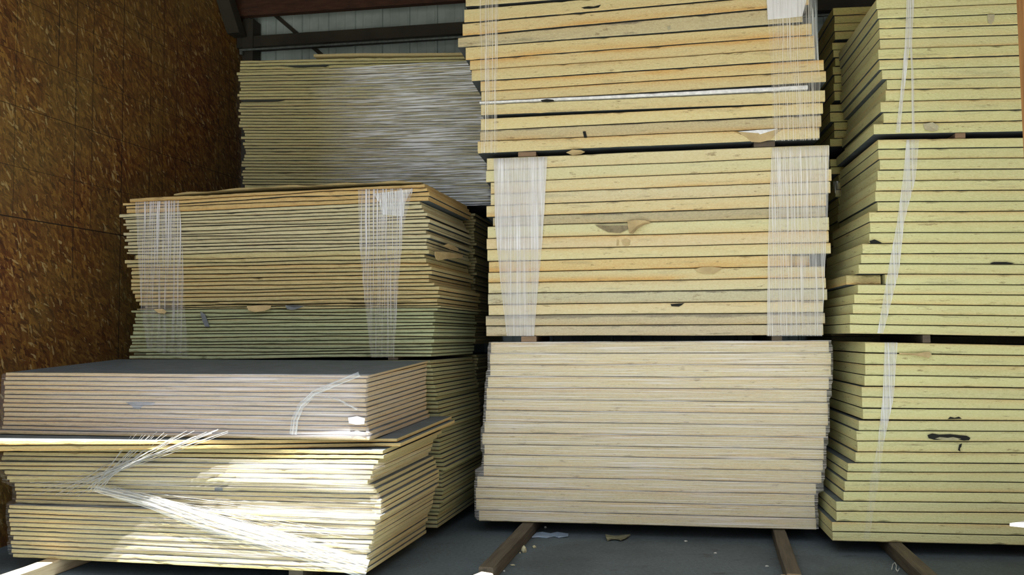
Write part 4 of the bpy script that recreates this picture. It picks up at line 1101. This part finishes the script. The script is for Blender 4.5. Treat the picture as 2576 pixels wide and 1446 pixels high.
o = mesh_obj('white_panel', vs_, [[3, 2, 1, 0], [4, 5, 6, 7], [0, 1, 5, 4], [1, 2, 6, 5], [2, 3, 7, 6], [3, 0, 4, 7]], M_white); recenter(o)
tag(o, 'corner of a bright white panel poking in at the right edge', 'panel')
mb = MB(); mb.box(lambda x, y, z: Vector((a.x + x, a.y + y, z)), (.32, -.08, 0), (.56, .12, .403), 0); o = mb.build('wooden_block', M_newwood); recenter(o)
tag(o, 'wooden block carrying the white panel beyond the right edge', 'block')

# ------------------------------------------------------------------ litter on the floor
def litter(poly, z, mat, name, label, cat, h=.006, curl=.01):
    base = [on_z(x, y, 0) for x, y in poly]; n_ = len(base); vs_ = []
    for k in (0, 1):
        for p in base: vs_.append(Vector((p.x, p.y, .001 + k * .002 + random.uniform(0, curl))))
    c = sum(base, Vector()) / n_; vs_ += [Vector((c.x, c.y, .001)), Vector((c.x, c.y, h))]
    f = []
    for j in range(n_):
        j2 = (j + 1) % n_; f += [[j2, j, 2 * n_], [n_ + j, n_ + j2, 2 * n_ + 1], [j, j2, n_ + j2, n_ + j]]
    o = mesh_obj(name, vs_, f, mat); recenter(o); return tag(o, label, cat)
M_bluepaper = plain('blue_white_paper', (.36, .46, .58), .6, 14, b2=(.28, .37, .48))
litter([(1338, 1354), (1349, 1342), (1365, 1341), (1385, 1343), (1402, 1341), (1430, 1343), (1429, 1352), (1405, 1353), (1395, 1351), (1375, 1353), (1355, 1352)], 0, M_bluepaper, 'paper_strip', 'long bluish white paper strip on the floor under the middle stack', 'paper')
litter([(1523, 1350), (1545, 1352), (1565, 1351), (1586, 1351), (1572, 1359), (1562, 1363), (1548, 1359), (1528, 1362), (1524, 1357)], 0, M_foam_t if False else plain('tan_scrap', (.26, .25, .15), .8, 20), 'cardboard_scrap', 'tan torn scrap on the floor under the middle stack', 'scrap', .012, .02)
def crumb(px, py, w_px, h_px, mat, label, name='foam_crumb'):
    b = on_z(px, py, 0); D_ = (b - EYE).length; r0 = w_px / F * D_ / 2; hh = h_px / F * D_
    vs_ = []; f = []; rg = random.Random(int(px)); nr, ns = 4, 9
    for i in range(nr + 1):
        t = i / nr
        for j in range(ns):
            a_ = 2 * math.pi * j / ns; rad = r0 * (math.sin(math.pi * (.25 + .75 * t)) ** .7 if i < nr else .05) * rg.uniform(.75, 1.15)
            vs_.append(Vector((b.x + rad * math.cos(a_), b.y + rad * math.sin(a_), hh * t * rg.uniform(.9, 1) + .0005)))
    for i in range(nr):
        for j in range(ns): j2 = (j + 1) % ns; f.append([i * ns + j, i * ns + j2, (i + 1) * ns + j2, (i + 1) * ns + j])
    f.append([nr * ns + j for j in range(ns)]); f.append([j for j in range(ns)][::-1])
    o = mesh_obj(name, vs_, f, mat); recenter(o); return tag(o, label, 'crumb', 'foam crumbs on the floor')
M_crumb = plain('crumb_foam', (.62, .58, .36), .85, 40)
M_crumbw = plain('crumb_white', (.75, .76, .70), .85, 40)
crumb(1318, 1389, 15, 17, M_crumb, 'largest yellow foam crumb beside the left middle timber')
crumb(1344, 1378, 10, 7, M_crumb, 'small pale crumb just right of the largest one')
crumb(1308, 1392, 5, 4, M_crumb, 'tiny foam crumb touching the left of the largest one')
crumb(1268, 1438, 5, 4, M_crumbw, 'tiny white crumb near bottom edge right of sunlit timber end')
crumb(1290, 1422, 12, 3, M_crumb, 'flat yellowish chip near the left middle timber foot')
crumb(1372, 1328, 7, 5, M_crumbw, 'white film crumb in shade under middle stack')
crumb(1725, 1362, 9, 3, M_crumbw, 'white fleck on the floor between the middle timbers')
crumb(1800, 1392, 8, 3, M_crumbw, 'white fleck nearer the right middle timber')
crumb(1930, 1425, 9, 3, M_crumbw, 'white fleck at foot of the right middle timber')
# twist of white plastic by the right timber
pth = [(2243, 1434), (2246, 1420), (2251, 1415), (2255, 1422), (2254, 1432), (2259, 1438), (2262, 1430)]
vs_ = []; f = []
for q, (x, y) in enumerate(pth):
    p = on_z(x, y, .006)
    for k in range(6): a_ = k * math.pi / 3; vs_.append(p + Vector((.004 * math.cos(a_), .002 * math.cos(a_), .0045 * math.sin(a_))))
for q in range(len(pth) - 1):
    for k in range(6): k2 = (k + 1) % 6; f.append([q * 6 + k, q * 6 + k2, q * 6 + 6 + k2, q * 6 + 6 + k])
o = mesh_obj('plastic_twist', vs_, f, M_crumbw); recenter(o)
tag(o, 'curled white plastic twist on the floor beside the right stack timber', 'plastic')
